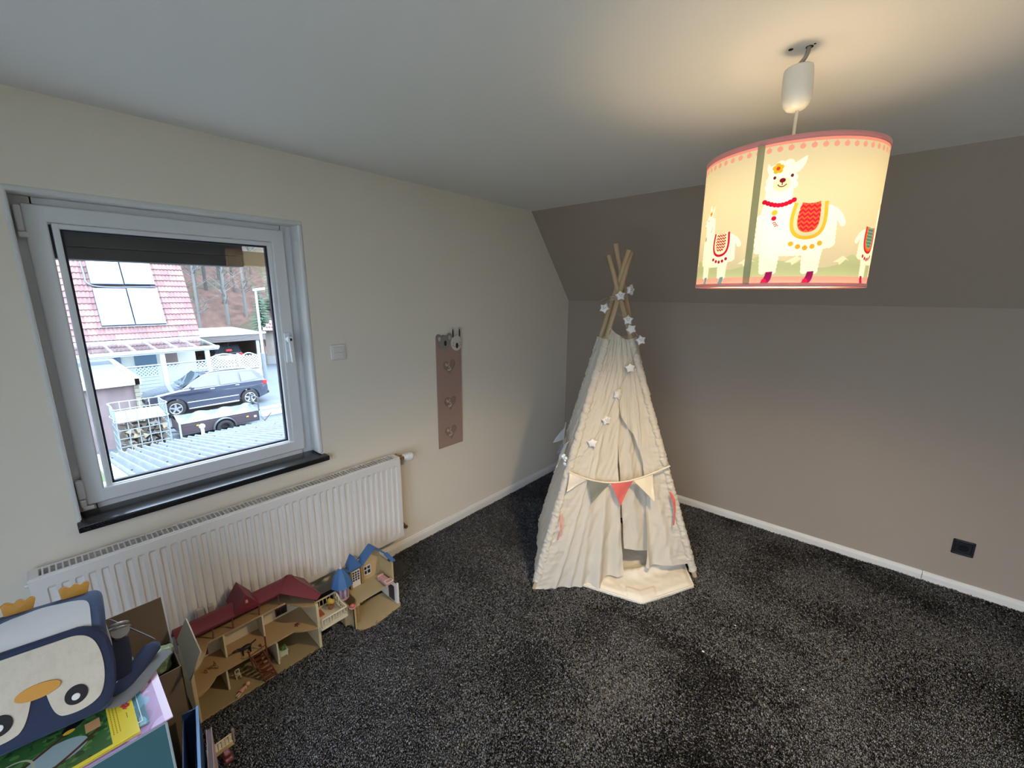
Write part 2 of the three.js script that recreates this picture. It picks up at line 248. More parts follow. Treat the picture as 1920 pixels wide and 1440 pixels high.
// ---------- light switch and socket ----------
{
  const t = thing('light_switch', 'white square light switch on the wall beside the window', 'switch', [0, 1.316, 2.158]);
  const plastic = P(lin(0.72, 0.70, 0.66), 0.2);
  part('frame', rb(0.01, 0.081, 0.081, 0.004, 0.005, 0, 0), plastic, t);
  part('rocker', [rb(0.006, 0.028, 0.056, 0.002, 0.0125, 0.0142, 0, 0, 0, 0.05), rb(0.006, 0.028, 0.056, 0.002, 0.0125, -0.0142, 0, 0, 0, -0.02)], plastic, t);
  const s = thing('wall_socket', 'black square power socket low on the taupe wall', 'socket', [2.643, 0.262, 0]);
  const blk = P(lin(0.008, 0.008, 0.011), 0.4);
  part('frame', [rb(0.086, 0.012, 0.011, 0.004, 0, 0.037, 0.0055), rb(0.086, 0.012, 0.011, 0.004, 0, -0.037, 0.0055), rb(0.012, 0.086, 0.011, 0.004, 0.037, 0, 0.0055), rb(0.012, 0.086, 0.011, 0.004, -0.037, 0, 0.0055), bx(0.07, 0.07, 0.004, 0, 0, 0.003)], blk, s);
  const r = new THREE.Shape(); r.absarc(0, 0, 0.027, 0, Math.PI * 2); const h = new THREE.Path(); h.absarc(0, 0, 0.0205, 0, Math.PI * 2, true); r.holes.push(h);
  part('insert', [ex(r, 0.008, 0.001).translate(0, 0, 0.003), cyl(0.0205, 0.0205, 0.002, 0, 0, 0.004, 24, Math.PI / 2)], blk, s);
  part('contact', [cyl(0.0026, 0.0026, 0.003, -0.0095, 0, 0.0055, 10, Math.PI / 2), cyl(0.0026, 0.0026, 0.003, 0.0095, 0, 0.0055, 10, Math.PI / 2)], M(lin(0.002, 0.002, 0.002), 0.8), s);
}
// ---------- height chart with two animal heads ----------
{
  const t = thing('height_chart', 'narrow pinkish wooden wall panel with three hearts and two animal heads', 'wall panel', [0, 0, 0]);
  const wood = M(lin(0.36, 0.235, 0.19), 0.75, { bumpMap: plasterBump, bumpScale: 0.0004 }), lo = M(lin(0.27, 0.175, 0.14), 0.8), cream = M(lin(0.5, 0.4, 0.34), 0.7);
  const zc = 1.409, hw = 0.104, b0 = 0.598, b1 = 1.335;
  const heart = (cx, cy, s, a) => { const p = []; for (let i = 0; i < 40; i++) { const q = i / 40 * Math.PI * 2, x = 16 * Math.sin(q) ** 3 / 17 * s, y = (13 * Math.cos(q) - 5 * Math.cos(2 * q) - 2 * Math.cos(3 * q) - Math.cos(4 * q)) / 17 * s; p.push([cx + x * Math.cos(a) - y * Math.sin(a), cy + x * Math.sin(a) + y * Math.cos(a)]); } return p; };
  const s = poly([[-zc - hw, b0], [-zc + hw, b0], [-zc + hw, b1], [-zc - hw, b1]]);
  const spots = [[-zc + 0.0, 1.148, 0.1], [-zc, 0.902, 0.0], [-zc - 0.0, 0.697, 0.1]];
  for (const [x, y, a] of spots) { const h = new THREE.Path(); heart(x, y, 0.058, a).forEach((q, i) => i ? h.lineTo(...q) : h.moveTo(...q)); s.holes.push(h); }
  part('board', alongX(s, 0.008).translate(0.004, 0, 0), wood, t);
  part('backing', span(0.0005, 0.0045, b0 + 0.003, b1 - 0.003, zc - hw + 0.003, zc + hw - 0.003), lo, t);
  for (const [x, y, a] of spots) {
    const h = part('heart', alongX((() => { const q = poly(heart(x, y, 0.058, a)); const i = new THREE.Path(); heart(x, y, 0.05, a).forEach((c, k) => k ? i.lineTo(...c) : i.moveTo(...c)); q.holes.push(i); return q; })(), 0.004).translate(0.0048, 0, 0), lo, t);
    const bl = []; for (const [dx, dy, rx, ry] of [[-0.024, 0.012, 0.006, 0.012], [-0.012, 0.006, 0.006, 0.007], [0.0, 0.02, 0.006, 0.012], [0.004, -0.006, 0.005, 0.008], [-0.008, -0.028, 0.007, 0.009], [0.006, -0.026, 0.006, 0.008], [0.016, -0.02, 0.004, 0.007]]) { const e = new THREE.Shape(); e.absellipse(x + dx, y + dy, rx, ry, 0, Math.PI * 2); bl.push(alongX(e, 0.0015).translate(0.0045, 0, 0)); }
    part('flower_print', bl, cream, h);
  }
  const el = (cx, cy, rx, ry, d, x0, b = 0.001) => { const e = new THREE.Shape(); e.absellipse(-cx, cy, rx, ry, 0, Math.PI * 2); return alongX(e, d, b).translate(x0, 0, 0); };
  const koala = part('koala_head', [el(1.452, 1.31, 0.044, 0.046, 0.008, 0.0135)], M(lin(0.26, 0.225, 0.2), 0.8), t);
  part('ear', [el(1.499, 1.342, 0.02, 0.022, 0.006, 0.0135)], M(lin(0.26, 0.225, 0.2), 0.8), koala); part('ear', [el(1.408, 1.345, 0.02, 0.022, 0.006, 0.0135)], M(lin(0.26, 0.225, 0.2), 0.8), koala);
  for (const [z, y] of [[1.496, 1.335], [1.411, 1.338]]) part('inner_ear', el(z, y, 0.009, 0.013, 0.002, 0.0205), M(lin(0.5, 0.45, 0.4), 0.8), koala);
  part('nose', el(1.449, 1.305, 0.008, 0.016, 0.003, 0.0225), M(lin(0.01, 0.008, 0.012), 0.6), koala);
  const rab = part('rabbit_head', [el(1.352, 1.298, 0.043, 0.05, 0.009, 0.0145)], M(lin(0.6, 0.54, 0.46), 0.8), t);
  for (const dz of [0.028, -0.028]) { const e = part('ear', el(1.352 + dz, 1.362, 0.012, 0.04, 0.006, 0.0125), M(lin(0.6, 0.54, 0.46), 0.8), rab); part('inner_ear', el(1.352 + dz * 1.02, 1.36, 0.005, 0.03, 0.002, 0.0195), M(lin(0.04, 0.035, 0.03), 0.8), e); }
  part('nose', el(1.352, 1.282, 0.009, 0.017, 0.003, 0.0245), M(lin(0.01, 0.009, 0.012), 0.6), rab);
  part('freckles', [[1.38, 1.3], [1.384, 1.284], [1.372, 1.277], [1.326, 1.3], [1.322, 1.286], [1.332, 1.278]].map(([z, y]) => el(z, y, 0.0028, 0.0028, 0.001, 0.0245, 0.0003)), M(lin(0.12, 0.1, 0.1), 0.8), rab);
}
// ---------- pendant lamp ----------
const LX = 1.8764, LZ = 1.8059, LR = 0.2018, LY0 = 1.6414, LY1 = 1.9722;
{
  const t = thing('pendant_lamp', 'pendant lamp with a drum shade printed with llamas, switched on', 'lamp', [LX, 0, LZ]);
  const wp = P(lin(0.72, 0.7, 0.64), 0.4);
  part('ceiling_cable', tube([V(0.008, CH + 0.01, -0.004), V(0.004, CH - 0.02, 0), V(-0.012, CH - 0.045, 0.004), V(-0.016, CH - 0.07, 0.004)], 0.0052, 16), M(lin(0.3, 0.27, 0.23), 0.6), t);
  part('wire_clamp', [bx(0.02, 0.012, 0.014, 0.012, CH - 0.05, 0, 0, 0.3, 0.3), bx(0.014, 0.012, 0.012, -0.004, CH - 0.052, 0.008, 0.4, 0, -0.3)], M(lin(0.33, 0.28, 0.22), 0.6), t);
  for (const [r, x, z] of [[0.0055, -0.03, 0.012], [0.0026, 0.02, 0.004], [0.0085, 0.008, -0.004]]) part('drill_hole', cyl(r, r, 0.0012, x, CH - 0.0003, z, 12), M(lin(0.01, 0.009, 0.008), 0.9), t);
  const cup = [[0.0, 0], [0.012, 0.0005], [0.022, 0.005], [0.0295, 0.015], [0.0335, 0.03], [0.0345, 0.05], [0.034, 0.085], [0.0325, 0.098], [0.031, 0.1], [0.029, 0.097]].map(a => new THREE.Vector2(...a));
  part('canopy_cup', new THREE.LatheGeometry(cup, 40).rotateZ(0.06).translate(-0.003, 2.088, 0), wp, t);
  part('cord', tube([V(0, 2.092, 0), V(-0.001, 2.05, 0), V(0, 1.985, 0)], 0.0038, 10), wp, t);
  part('lamp_holder', [cyl(0.008, 0.007, 0.014, 0, 1.99, 0), cyl(0.02, 0.012, 0.016, 0, 1.976, 0), cyl(0.02, 0.02, 0.09, 0, 1.925, 0)], wp, t);
  const spokes = []; for (let k = 0; k < 3; k++) { const a = k * 2.094 + 0.5; spokes.push(bar(V(Math.cos(a) * 0.018, 1.955, Math.sin(a) * 0.018), V(Math.cos(a) * (LR - 0.003), LY1 - 0.004, Math.sin(a) * (LR - 0.003)), 0.0018, 6)); }
  const rim = (y, r = LR - 0.003) => new THREE.TorusGeometry(r, 0.0022, 6, 64).rotateX(Math.PI / 2).translate(0, y, 0);
  part('shade_carrier', [...spokes, rim(LY1 - 0.003), rim(LY0 + 0.003)], wp, t);
  part('bulb', new THREE.LatheGeometry([[0, -0.075], [0.02, -0.071], [0.036, -0.056], [0.0435, -0.03], [0.0435, 0.01], [0.04, 0.05], [0.03, 0.078], [0.018, 0.095]].map(a => new THREE.Vector2(...a)), 24).translate(0, 1.788, 0), M(lin(0.9, 0.85, 0.75), 0.5, { emissive: LAMP_COLOR, emissiveIntensity: 3 }), t);
  const p = new THREE.PointLight(LAMP_COLOR, LAMP_GLOW, 0, 2); p.position.set(0, 1.855, 0); p.castShadow = true; p.shadow.radius = 2.2; p.name = 'bulb_light'; t.add(p);
  const s = new THREE.SpotLight(LAMP_COLOR, LAMP_DOWN, 0, 1.36, 0.6, 2); s.position.set(0, 1.708, 0); s.target.position.set(0, 0, 0); s.castShadow = true; s.shadow.radius = 2; s.name = 'bulb_beam'; t.add(s); t.add(s.target);
  // the print: x in degrees round the shade, y from 0 (bottom) to 1 (top)
  const CWx = 2048, CHt = 536, PX = CWx / 360;
  const print = canvasMap(CWx, CHt, (c, w, h) => {
    const Y = v => (1 - v) * h, X = d => ((d + 180) % 360) * PX;
    c.fillStyle = '#cfccb4'; c.fillRect(0, 0, w, h);
    // hills and snow caps
    c.fillStyle = '#b6c69f'; c.beginPath(); c.moveTo(0, Y(0.0)); for (let d = -180; d <= 180; d += 2) c.lineTo(X(Math.min(d, 179.99)), Y(0.155 + 0.03 * Math.sin(d * 0.11 + 1) + 0.04 * Math.max(0, Math.sin((d + 12) / 29 * 6.283 - 0.6)))); c.lineTo(w, Y(0)); c.closePath(); c.fill();
    c.fillStyle = '#f4ecd5'; for (let k = -6; k < 6; k++) { const d = 20.4 + k * 29.3, x = X(d); c.beginPath(); c.moveTo(x - 38, Y(0.165)); c.lineTo(x, Y(0.21)); c.lineTo(x + 30, Y(0.175)); c.lineTo(x + 14, Y(0.185)); c.lineTo(x + 2, Y(0.165)); c.lineTo(x - 12, Y(0.145)); c.lineTo(x - 16, Y(0.165)); c.closePath(); c.fill(); }
    c.fillStyle = '#e79a94'; c.fillRect(0, Y(0.068), w, h); c.fillRect(0, 0, w, Y(0.952));
    for (let k = 0; k < 58; k++) { const x = (k + 0.5) * w / 58; c.fillStyle = '#e0a095'; c.fillRect(x - 1.2, Y(0.96), 2.4, 14); c.beginPath(); c.arc(x, Y(0.926), 9.5, 0, 7); c.fill(); }
    const llama = (deg, sc, big, blanket, mirrored) => { // local units: 100 = one tenth of the shade's height at sc 1
      c.save(); c.translate(X(deg), Y(0)); c.scale(mirrored ? -sc : sc, -sc); c.fillStyle = '#fffdf2';
      const blob = (x, y, r) => { c.beginPath(); c.arc(x, y, r, 0, 7); c.fill(); };
      const pathOf = (...q) => { c.beginPath(); c.moveTo(q[0], q[1]); for (let i = 2; i < q.length; i += 6) c.bezierCurveTo(...q.slice(i, i + 6)); c.closePath(); c.fill(); };
      // trunk, neck, tail
      pathOf(-62, 300, -75, 220, -78, 170, -55, 135, 0, 118, 90, 118, 150, 140, 185, 165, 200, 220, 190, 262, 150, 312, 60, 296, 30, 304, 20, 330, 20, 330, 20, 330, -20, 330, -40, 320, -62, 300);
      c.beginPath(); c.moveTo(-56, 400); c.lineTo(-62, 250); c.lineTo(34, 280); c.lineTo(30, 400); c.closePath(); c.fill();
      pathOf(150, 296, 190, 290, 215, 262, 226, 238, 232, 222, 216, 214, 206, 222, 196, 240, 186, 258, 165, 268);
      for (let i = 0; i < 15; i++) blob(-62 + i * 17, 138 - 12 * Math.sin(i / 14 * Math.PI) + (i > 12 ? 16 : 0), 14);
      for (let i = 0; i < 6; i++) { blob(-66, 160 + i * 20, 13); blob(184 - i, 160 + i * 16, 14); }
      for (const lx of [-18, 122]) for (let i = 0; i < 6; i++) { blob(lx - 26 + (5 - i) * 1.2, 58 + i * 15, 12.5); blob(lx + 20 - (5 - i), 58 + i * 15, 12.5); c.fillRect(lx - 28, 54 + i * 14, 48, 18); }
      if (big) { // head turned to the viewer
        blob(-12, 398, 46); blob(-46, 392, 16); blob(24, 396, 17); for (const [x, y, r] of [[-40, 430, 17], [-18, 442, 18], [8, 444, 18], [26, 430, 17], [-50, 370, 14], [30, 372, 14]]) blob(x, y, r);
        pathOf(16, 436, 30, 450, 48, 462, 62, 468, 66, 450, 54, 424, 36, 412); pathOf(-40, 428, -52, 446, -58, 452, -60, 456, -66, 436, -58, 418, -46, 408);
        c.fillStyle = '#f0dcc2'; c.beginPath(); c.ellipse(-8, 376, 28, 24, 0, 0, 7); c.fill();
        c.fillStyle = '#5a2230'; c.beginPath(); c.ellipse(-34, 402, 5, 6, 0, 0, 7); c.ellipse(22, 404, 5, 6, 0, 0, 7); c.fill(); c.fillStyle = '#6a1735'; c.beginPath(); c.ellipse(-7, 390, 10, 8, 0, 0, 7); c.fill();
        c.strokeStyle = '#5a2230'; c.lineWidth = 3; c.beginPath(); c.moveTo(-7, 386); c.lineTo(-7, 373); c.stroke(); c.beginPath(); c.arc(-7, 384, 16, 3.6, 5.8); c.stroke();
        c.fillStyle = '#f2ab35'; for (let k = 0; k < 5; k++) { const a = k * 1.257 + 0.4; c.beginPath(); c.arc(-26 + Math.cos(a) * 11, 434 + Math.sin(a) * 11, 8.5, 0, 7); c.fill(); } c.fillStyle = '#b8442a'; c.beginPath(); c.arc(-26, 434, 6.5, 0, 7); c.fill();
        c.fillStyle = '#b5123c'; for (let i = 0; i < 9; i++) { const u = i / 8; c.beginPath(); c.arc(-58 + 96 * u, 318 - 22 * Math.sin(u * 2.6) + 10 * u, 8.6, 0, 7); c.fill(); }
        c.fillStyle = '#f0b03c'; c.beginPath(); c.arc(-20, 276, 10, 0, 7); c.fill(); c.fillStyle = '#b5123c'; c.beginPath(); c.arc(-20, 255, 8.5, 0, 7); c.fill();
        c.strokeStyle = '#a3123a'; c.lineWidth = 3; for (let k = 0; k < 3; k++) { c.beginPath(); c.arc(-16 + k * 4, 232 - k * 6, 8, 0.9, 2.6); c.stroke(); }
      } else { // head in profile, looking left
        pathOf(-58, 400, -74, 394, -84, 380, -86, 366, -78, 352, -60, 348, -36, 350, -14, 352, 6, 366, 6, 400, 4, 440, -30, 450, -58, 400);
        pathOf(-34, 430, -34, 452, -28, 470, -22, 478, -14, 462, -12, 446, -14, 428); pathOf(-6, 428, 0, 446, 6, 462, 14, 470, 14, 450, 10, 436, 6, 420);
        c.fillStyle = '#eda03a'; for (let k = 0; k < 5; k++) { const a = k * 1.257; c.beginPath(); c.arc(-20 + Math.cos(a) * 8, 428 + Math.sin(a) * 8, 6, 0, 7); c.fill(); } c.fillStyle = '#8a4a1a'; c.beginPath(); c.arc(-20, 428, 5, 0, 7); c.fill();
        c.strokeStyle = '#51464a'; c.lineWidth = 3; c.beginPath(); c.arc(-44, 400, 8, 3.5, 5.9); c.stroke(); c.beginPath(); c.arc(-74, 366, 8, 3.6, 5.6); c.stroke(); c.fillStyle = '#51464a'; c.beginPath(); c.ellipse(-78, 380, 2.5, 5, 0, 0, 7); c.fill();
        c.beginPath(); c.arc(-34, 356, 44, 5.3, 6.2); c.stroke(); c.fillStyle = '#5d6a80'; c.beginPath(); c.ellipse(-56, 286, 6, 14, 0, 0, 7); c.fill();
      }
      // blanket
      const bl = (k, col) => { c.fillStyle = col; c.beginPath(); c.moveTo(42 + k, 306); c.bezierCurveTo(26 + k, 240, 26 + k, 176 + k, 90, 172 + k); c.bezierCurveTo(164 - k, 172 + k, 160 - k, 240, 152 - k, 308); c.quadraticCurveTo(96, 296, 42 + k, 306); c.closePath(); c.fill(); };
      const B = blanket; bl(0, B[0]); bl(13, B[1]); bl(26, B[2]); c.save(); c.beginPath(); c.moveTo(66, 302); c.bezierCurveTo(52, 250, 54, 204, 92, 200); c.bezierCurveTo(138, 202, 132, 250, 128, 302); c.clip();
      c.strokeStyle = B[3]; c.lineWidth = 6; for (let j = 0; j < 7; j++) { c.beginPath(); for (let i = 0; i < 12; i++) c.lineTo(44 + i * 9, 206 + j * 16 + (i % 2) * 9); c.stroke(); } c.restore();
      c.fillStyle = B[4]; for (let i = 0; i < 5; i++) { const u = i / 4; c.beginPath(); c.arc(46 + 96 * u, 158 - 16 * Math.sin(u * Math.PI), 9, 0, 7); c.fill(); }
      // boots
      for (const lx of [-14, 124]) { c.fillStyle = B[5]; c.beginPath(); c.moveTo(lx - 10, 54); c.lineTo(lx + 12, 56); c.bezierCurveTo(lx + 12, 20, lx + 4, 6, lx - 24, 4); c.bezierCurveTo(lx - 34, 12, lx - 14, 20, lx - 10, 54); c.fill(); c.fillStyle = B[6]; c.beginPath(); c.arc(lx - 14, 20, 9, 0, 7); c.fill(); }
      c.restore();
    };
    const ORANGE = ['#efb040', '#c2c9b0', '#e2603a', '#c4203c', '#e3a63c', '#8a1a5c', '#c41f46'], RED = ['#b81338', '#f6ead2', '#f6ead2', '#a82a30', '#a51630', '#5f8aa0', '#5f8aa0'];
    const TEAL = ['#c02a3a', '#e8702e', '#7fb0a0', '#3f6a70', '#b02030', '#a3164a', '#a3164a'];
    for (let k = 0; k < 2; k++) { const o = k * 180; llama((8 + o) % 360, 0.99, true, ORANGE); llama((-43 + o + 360) % 360, 0.72, false, RED); llama((86 + o) % 360, 0.72, false, TEAL, true); }
  });
  print.wrapS = THREE.RepeatWrapping;
  const cloth = P(0xffffff, 0.95, { map: print, transmission: 0.45, thickness: 0, side: THREE.DoubleSide, specularIntensity: 0.1 });
  const g = new THREE.CylinderGeometry(LR, LR, LY1 - LY0, 96, 1, true, Math.PI, Math.PI * 2).translate(0, (LY0 + LY1) / 2, 0);
  const sh = part('lamp_shade', g, cloth, t, 'cream drum shade printed with llamas and pompoms');
  const pink = P(lin(0.72, 0.36, 0.33), 0.9, { transmission: 0.3, thickness: 0, side: THREE.DoubleSide });
  const band = (y0, y1) => new THREE.LatheGeometry([[LR - 0.002, y0 - 0.0005], [LR + 0.0012, y0 - 0.0008], [LR + 0.0015, (y0 + y1) / 2], [LR + 0.0012, y1 + 0.0008], [LR - 0.002, y1 + 0.0005]].map(a => new THREE.Vector2(...a)), 96);
  part('rim_band', band(LY1 - 0.009, LY1 + 0.001), pink, sh); part('rim_band', band(LY0 - 0.001, LY0 + 0.007), pink, sh);
  part('seam', new THREE.CylinderGeometry(LR + 0.0012, LR + 0.0012, LY1 - LY0 - 0.002, 3, 1, true, (-10.2) * Math.PI / 180, 4.6 * Math.PI / 180).translate(0, (LY0 + LY1) / 2, 0), P(lin(0.42, 0.44, 0.27), 0.9, { transmission: 0.4, thickness: 0, side: THREE.DoubleSide }), sh);
}
// ---------- play tent ----------
const feet = { FL: V(0.867, 0, 1.562), FR: V(1.5145, 0, 0.865), BL: V(0.497, 0, 1.026), BR: V(1.1445, 0, 0.329) };
const apex = V(0.973, 1.6, 0.968), toCam = V(0.47, 0, 0.88);
const cross = { FL: V(0.993, 1.607, 1.002), FR: V(0.984, 1.607, 0.970), BL: V(0.944, 1.607, 0.964), BR: V(0.981, 1.607, 0.892) };
const poleAt = (k, y) => feet[k].clone().lerp(cross[k], y / 1.607);
const cottonBump = noiseMap(128, (u, v) => 0.5 + 0.25 * Math.sin(u * Math.PI * 2 * 32) * Math.sin(v * Math.PI * 2 * 32) + 0.3 * (rnd() - 0.5), 14, 20);
const cotton = P(lin(0.76, 0.70, 0.60), 0.95, { side: THREE.DoubleSide, transmission: 0.28, thickness: 0, specularIntensity: 0.15, bumpMap: cottonBump, bumpScale: 0.0003 });
const pine = M(lin(0.62, 0.46, 0.28), 0.6, { map: noiseMap(128, (u, v) => { const k = 0.9 + 0.1 * tile(u, v * 0.2, 30); return [k, k * 0.985, k * 0.96]; }, 1, 1, true) });
const tent = thing('play_tent', 'cream cotton teepee play tent with wooden poles in the corner', 'tent', [0, 0, 0]);
const center = V(1.0, 0.6, 0.95);
{
  for (const [k, top] of [['FL', 1.85], ['FR', 1.835], ['BL', 1.86], ['BR', 1.895]]) part('pole', [bar(poleAt(k, 0), poleAt(k, top), 0.0135, 14)], pine, tent);
  // gathered sleeves round the poles
  for (const k of ['FL', 'FR', 'BL', 'BR']) {
    const y0 = 0.045, y1 = 1.372, out = feet[k].clone().sub(V(center.x, 0, center.z)).normalize(), ax = poleAt(k, 1).sub(poleAt(k, 0)).normalize(), s1 = V().crossVectors(ax, out).normalize(), s2 = V().crossVectors(s1, ax);
    const o = k.charCodeAt(0) * 3 + k.charCodeAt(1);
    const g = grid(16, 300, (u, v) => { const y = y0 + (y1 - y0) * v, a = u * Math.PI * 2, c = poleAt(k, y), r = 0.0205 + 0.006 * N(v * 80, Math.cos(a) * 0.8 + o, Math.sin(a) * 0.8) + 0.004 * N(v * 170, Math.cos(a) * 1.6, Math.sin(a) * 1.6 + o); return c.addScaledVector(s1, Math.cos(a) * r * 1.15).addScaledVector(s2, Math.sin(a) * r); });
    part('pole_sleeve', g, cotton, tent);
  }
  const panel = (name, a, b, o = {}) => {
    const { y0 = 0.02, y1 = 1.37, nu = 70, nv = 170, u0 = () => 0, u1 = () => 1, bump = () => 0, low = () => 0, high = () => 0, sd = 0, amp = 1 } = o;
    const A = poleAt(a, 0), B = poleAt(b, 0), T = poleAt(a, 1.6), n = V().crossVectors(B.clone().sub(A), T.clone().sub(A)).normalize();
    if (n.dot(A.clone().add(B).multiplyScalar(0.5).sub(V(center.x, 0, center.z))) < 0) n.negate();
    const g = grid(nu, nv, (p, v) => {
      const yy = y0 + (y1 - y0) * v, u = u0(yy) + (u1(yy) - u0(yy)) * p;
      const lo = low(u), hi = high(u), y = (y0 + lo) + (y1 + hi - y0 - lo) * v;
      const q = poleAt(a, y).lerp(poleAt(b, y), u), w = poleAt(a, y).distanceTo(poleAt(b, y)), e = Math.min(u, 1 - u) * w;
      const gather = Math.exp(-e / 0.055) * (0.010 * N(y * 60 + sd, e * 10, sd) + 0.007 * N(y * 120, e * 14, sd + 4));
      const folds = amp * (0.014 * N(u * 3.2 + sd, y * 1.6, 2 + sd) + 0.011 * N(u * 9 + y * 3 + sd, y * 2.4, 5) + 0.006 * N(u * 20 - y * 12, y * 7 + sd, 9) + 0.004 * Math.abs(N(u * 14 + y * 22, y * 9 - u * 10, sd))) * Math.min(1, e / 0.06);
      return q.addScaledVector(n, 0.014 + gather + folds + bump(u, y));
    });
    return part(name, g, cotton, tent);
  };
  panel('left_panel', 'BL', 'FL', { sd: 3 });
  panel('right_panel', 'FR', 'BR', { sd: 11 });
  panel('back_panel', 'BR', 'BL', { sd: 19 });
  const lerpTab = tab => x => { for (let i = 0; i < tab.length - 1; i++) { const [x0, v0] = tab[i], [x1, v1] = tab[i + 1]; if (x <= x1) { const t = Math.max(0, Math.min(1, (x - x0) / (x1 - x0))); return v0 + (v1 - v0) * t; } } return tab[tab.length - 1][1]; };
  const g1 = (x, c, s) => Math.exp(-(((x - c) / s) ** 2));
  // front left flap, with two folds falling towards the hem
  panel('front_flap', 'FL', 'FR', { sd: 27, nu: 100, nv: 180, u1: lerpTab([[0, 0.545], [0.4, 0.517], [0.64, 0.493], [1.06, 0.494], [1.2, 0.62], [1.37, 0.9]]), low: lerpTab([[0, -0.01], [0.05, -0.018], [0.4, -0.008], [0.42, 0.018], [0.55, 0.028]]), high: u => 0.065 - 0.09 * u,
    bump: (u, y) => { const d = Math.max(0, 1 - y / 0.62), e = Math.max(0, 1 - y / 1.1); return 0.05 * d * g1(u, 0.385 - 0.02 * d, 0.028) - 0.03 * d * g1(u, 0.45, 0.035) + 0.022 * d * g1(u, 0.27, 0.022) + 0.018 * e * g1(u, 0.2 + 0.1 * y, 0.018) + 0.012 * e * g1(u, 0.5, 0.02) + 0.014 * e * g1(u, 0.12 + 0.12 * y, 0.012); } });
  // front right flap, drawn a little to the right
  panel('front_flap', 'FL', 'FR', { sd: 41, nu: 90, nv: 180, y0: 0.085, u0: lerpTab([[0, 0.675], [0.3, 0.715], [0.5, 0.765], [0.68, 0.775], [0.85, 0.70], [1.06, 0.53], [1.25, 0.5], [1.37, 0.55]]), u1: () => 1, high: u => -0.12 * g1(u, 0.55, 0.12),
    bump: (u, y) => { const d = Math.max(0, 1 - y / 0.9); return -0.012 + 0.035 * d * g1(u, 0.7, 0.022) - 0.02 * d * g1(u, 0.76, 0.03) + 0.016 * d * g1(u, 0.86, 0.03) - 0.05 * Math.max(0, 1 - y / 1.2) * g1(u, 0.66, 0.018) + 0.01 * g1(u, 0.6 + 0.2 * y, 0.015); } });
  // inner curtain behind the opening
  panel('inner_flap', 'FL', 'FR', { sd: 57, nu: 60, nv: 140, y0: 0.13, y1: 1.2, u0: lerpTab([[0, 0.575], [0.4, 0.56], [0.7, 0.54], [1.0, 0.52], [1.2, 0.6]]), u1: () => 0.9, low: u => 0.05 - 0.16 * (u - 0.55), bump: (u, y) => -0.055 + 0.012 * g1(u, 0.66, 0.03) - 0.01 * g1(u, 0.74, 0.03) });
  const red = M(lin(0.62, 0.12, 0.10), 0.85, { side: THREE.DoubleSide });
  const A = poleAt('FL', 0), nF = V().crossVectors(poleAt('FR', 0).sub(A), poleAt('FL', 1.6).sub(A)).normalize(); if (nF.dot(V(0.5, 0, 0.9)) < 0) nF.negate();
  const front = (u, y, o = 0.03) => poleAt('FL', y).lerp(poleAt('FR', y), 0.5).addScaledVector(feet.FR.clone().sub(feet.FL), u - 0.5).addScaledVector(nF, o);
  tent.userData.front = 1; delete tent.userData.front;
  const ribbon = (pts, w, t = 0.0012) => { const c = new THREE.CatmullRomCurve3(pts); return grid(1, 30, (u, v) => { const p = c.getPoint(v), d = c.getTangent(v), s = V().crossVectors(d, nF).normalize(); return p.addScaledVector(s, (u - 0.5) * w).addScaledVector(nF, 0.0006 * N(v * 20, u * 3)); }); };
  part('tie_ribbon', [ribbon([front(0.812, 0.515, 0.035), front(0.825, 0.47, 0.045), front(0.835, 0.42, 0.05), front(0.832, 0.33, 0.045)], 0.009), ribbon([front(0.812, 0.515, 0.035), front(0.83, 0.48, 0.05), front(0.842, 0.40, 0.045)], 0.007)], red, tent, 'coral tie ribbon');
  part('tie_ribbon', [ribbon([front(0.15, 0.42, 0.035), front(0.155, 0.36, 0.045), front(0.13, 0.28, 0.04)], 0.007), ribbon([front(0.15, 0.42, 0.035), front(0.14, 0.37, 0.045), front(0.145, 0.30, 0.045)], 0.006)], M(lin(0.66, 0.28, 0.22), 0.85, { side: THREE.DoubleSide }), tent, 'pale coral tie ribbon');
  part('care_label', ribbon([front(0.43, 0.012, 0.0), front(0.43, -0.001, 0.03), front(0.43, 0.003, 0.05)], 0.05), M(lin(0.6, 0.6, 0.6), 0.8, { side: THREE.DoubleSide }), tent);
  part('lashing', tube(Array.from({ length: 26 }, (_, i) => { const a = i / 25 * Math.PI * 6; return apex.clone().add(V(Math.cos(a) * 0.04, -0.012 + i * 0.001, Math.sin(a) * 0.055)); }), 0.0022, 120, 5), M(lin(0.6, 0.5, 0.4), 0.9), tent);

  // quilted mat lying in the tent, one corner pushed out of the opening
  const mat = thing('tent_mat', 'cream quilted floor mat poking out of the tent opening', 'mat');
  const c = [V(0.93, 0, 1.40), V(1.375, 0, 1.285), V(1.535, 0, 0.965), V(1.15, 0, 0.385), V(0.54, 0, 1.02)];
  const edge = (u, v) => { // front edge runs from c0 over c1 to c2, the back edge from c4 to c3
    const f = u < 0.66 ? c[0].clone().lerp(c[1], u / 0.66) : c[1].clone().lerp(c[2], (u - 0.66) / 0.34); const b = c[4].clone().lerp(c[3], u); return f.lerp(b, v);
  };
  const top = (u, v) => { const q = edge(u, v), e = Math.min(u, 1 - u, v, 1 - v), fold = u > 0.45 ? 0.032 * g1(v, 0.24 + 0.06 * u + 0.015 * Math.sin(u * 9), 0.05) * Math.min(1, (u - 0.45) * 5) : 0; return V(q.x, 0.012 + 0.016 * Math.min(1, e / 0.03) + fold + 0.006 * Math.abs(N(q.x * 9, q.z * 9, 3)) + 0.004 * N(q.x * 30, q.z * 30) + (u > 0.55 && u < 0.75 && v < 0.1 ? 0.008 : 0), q.z); };
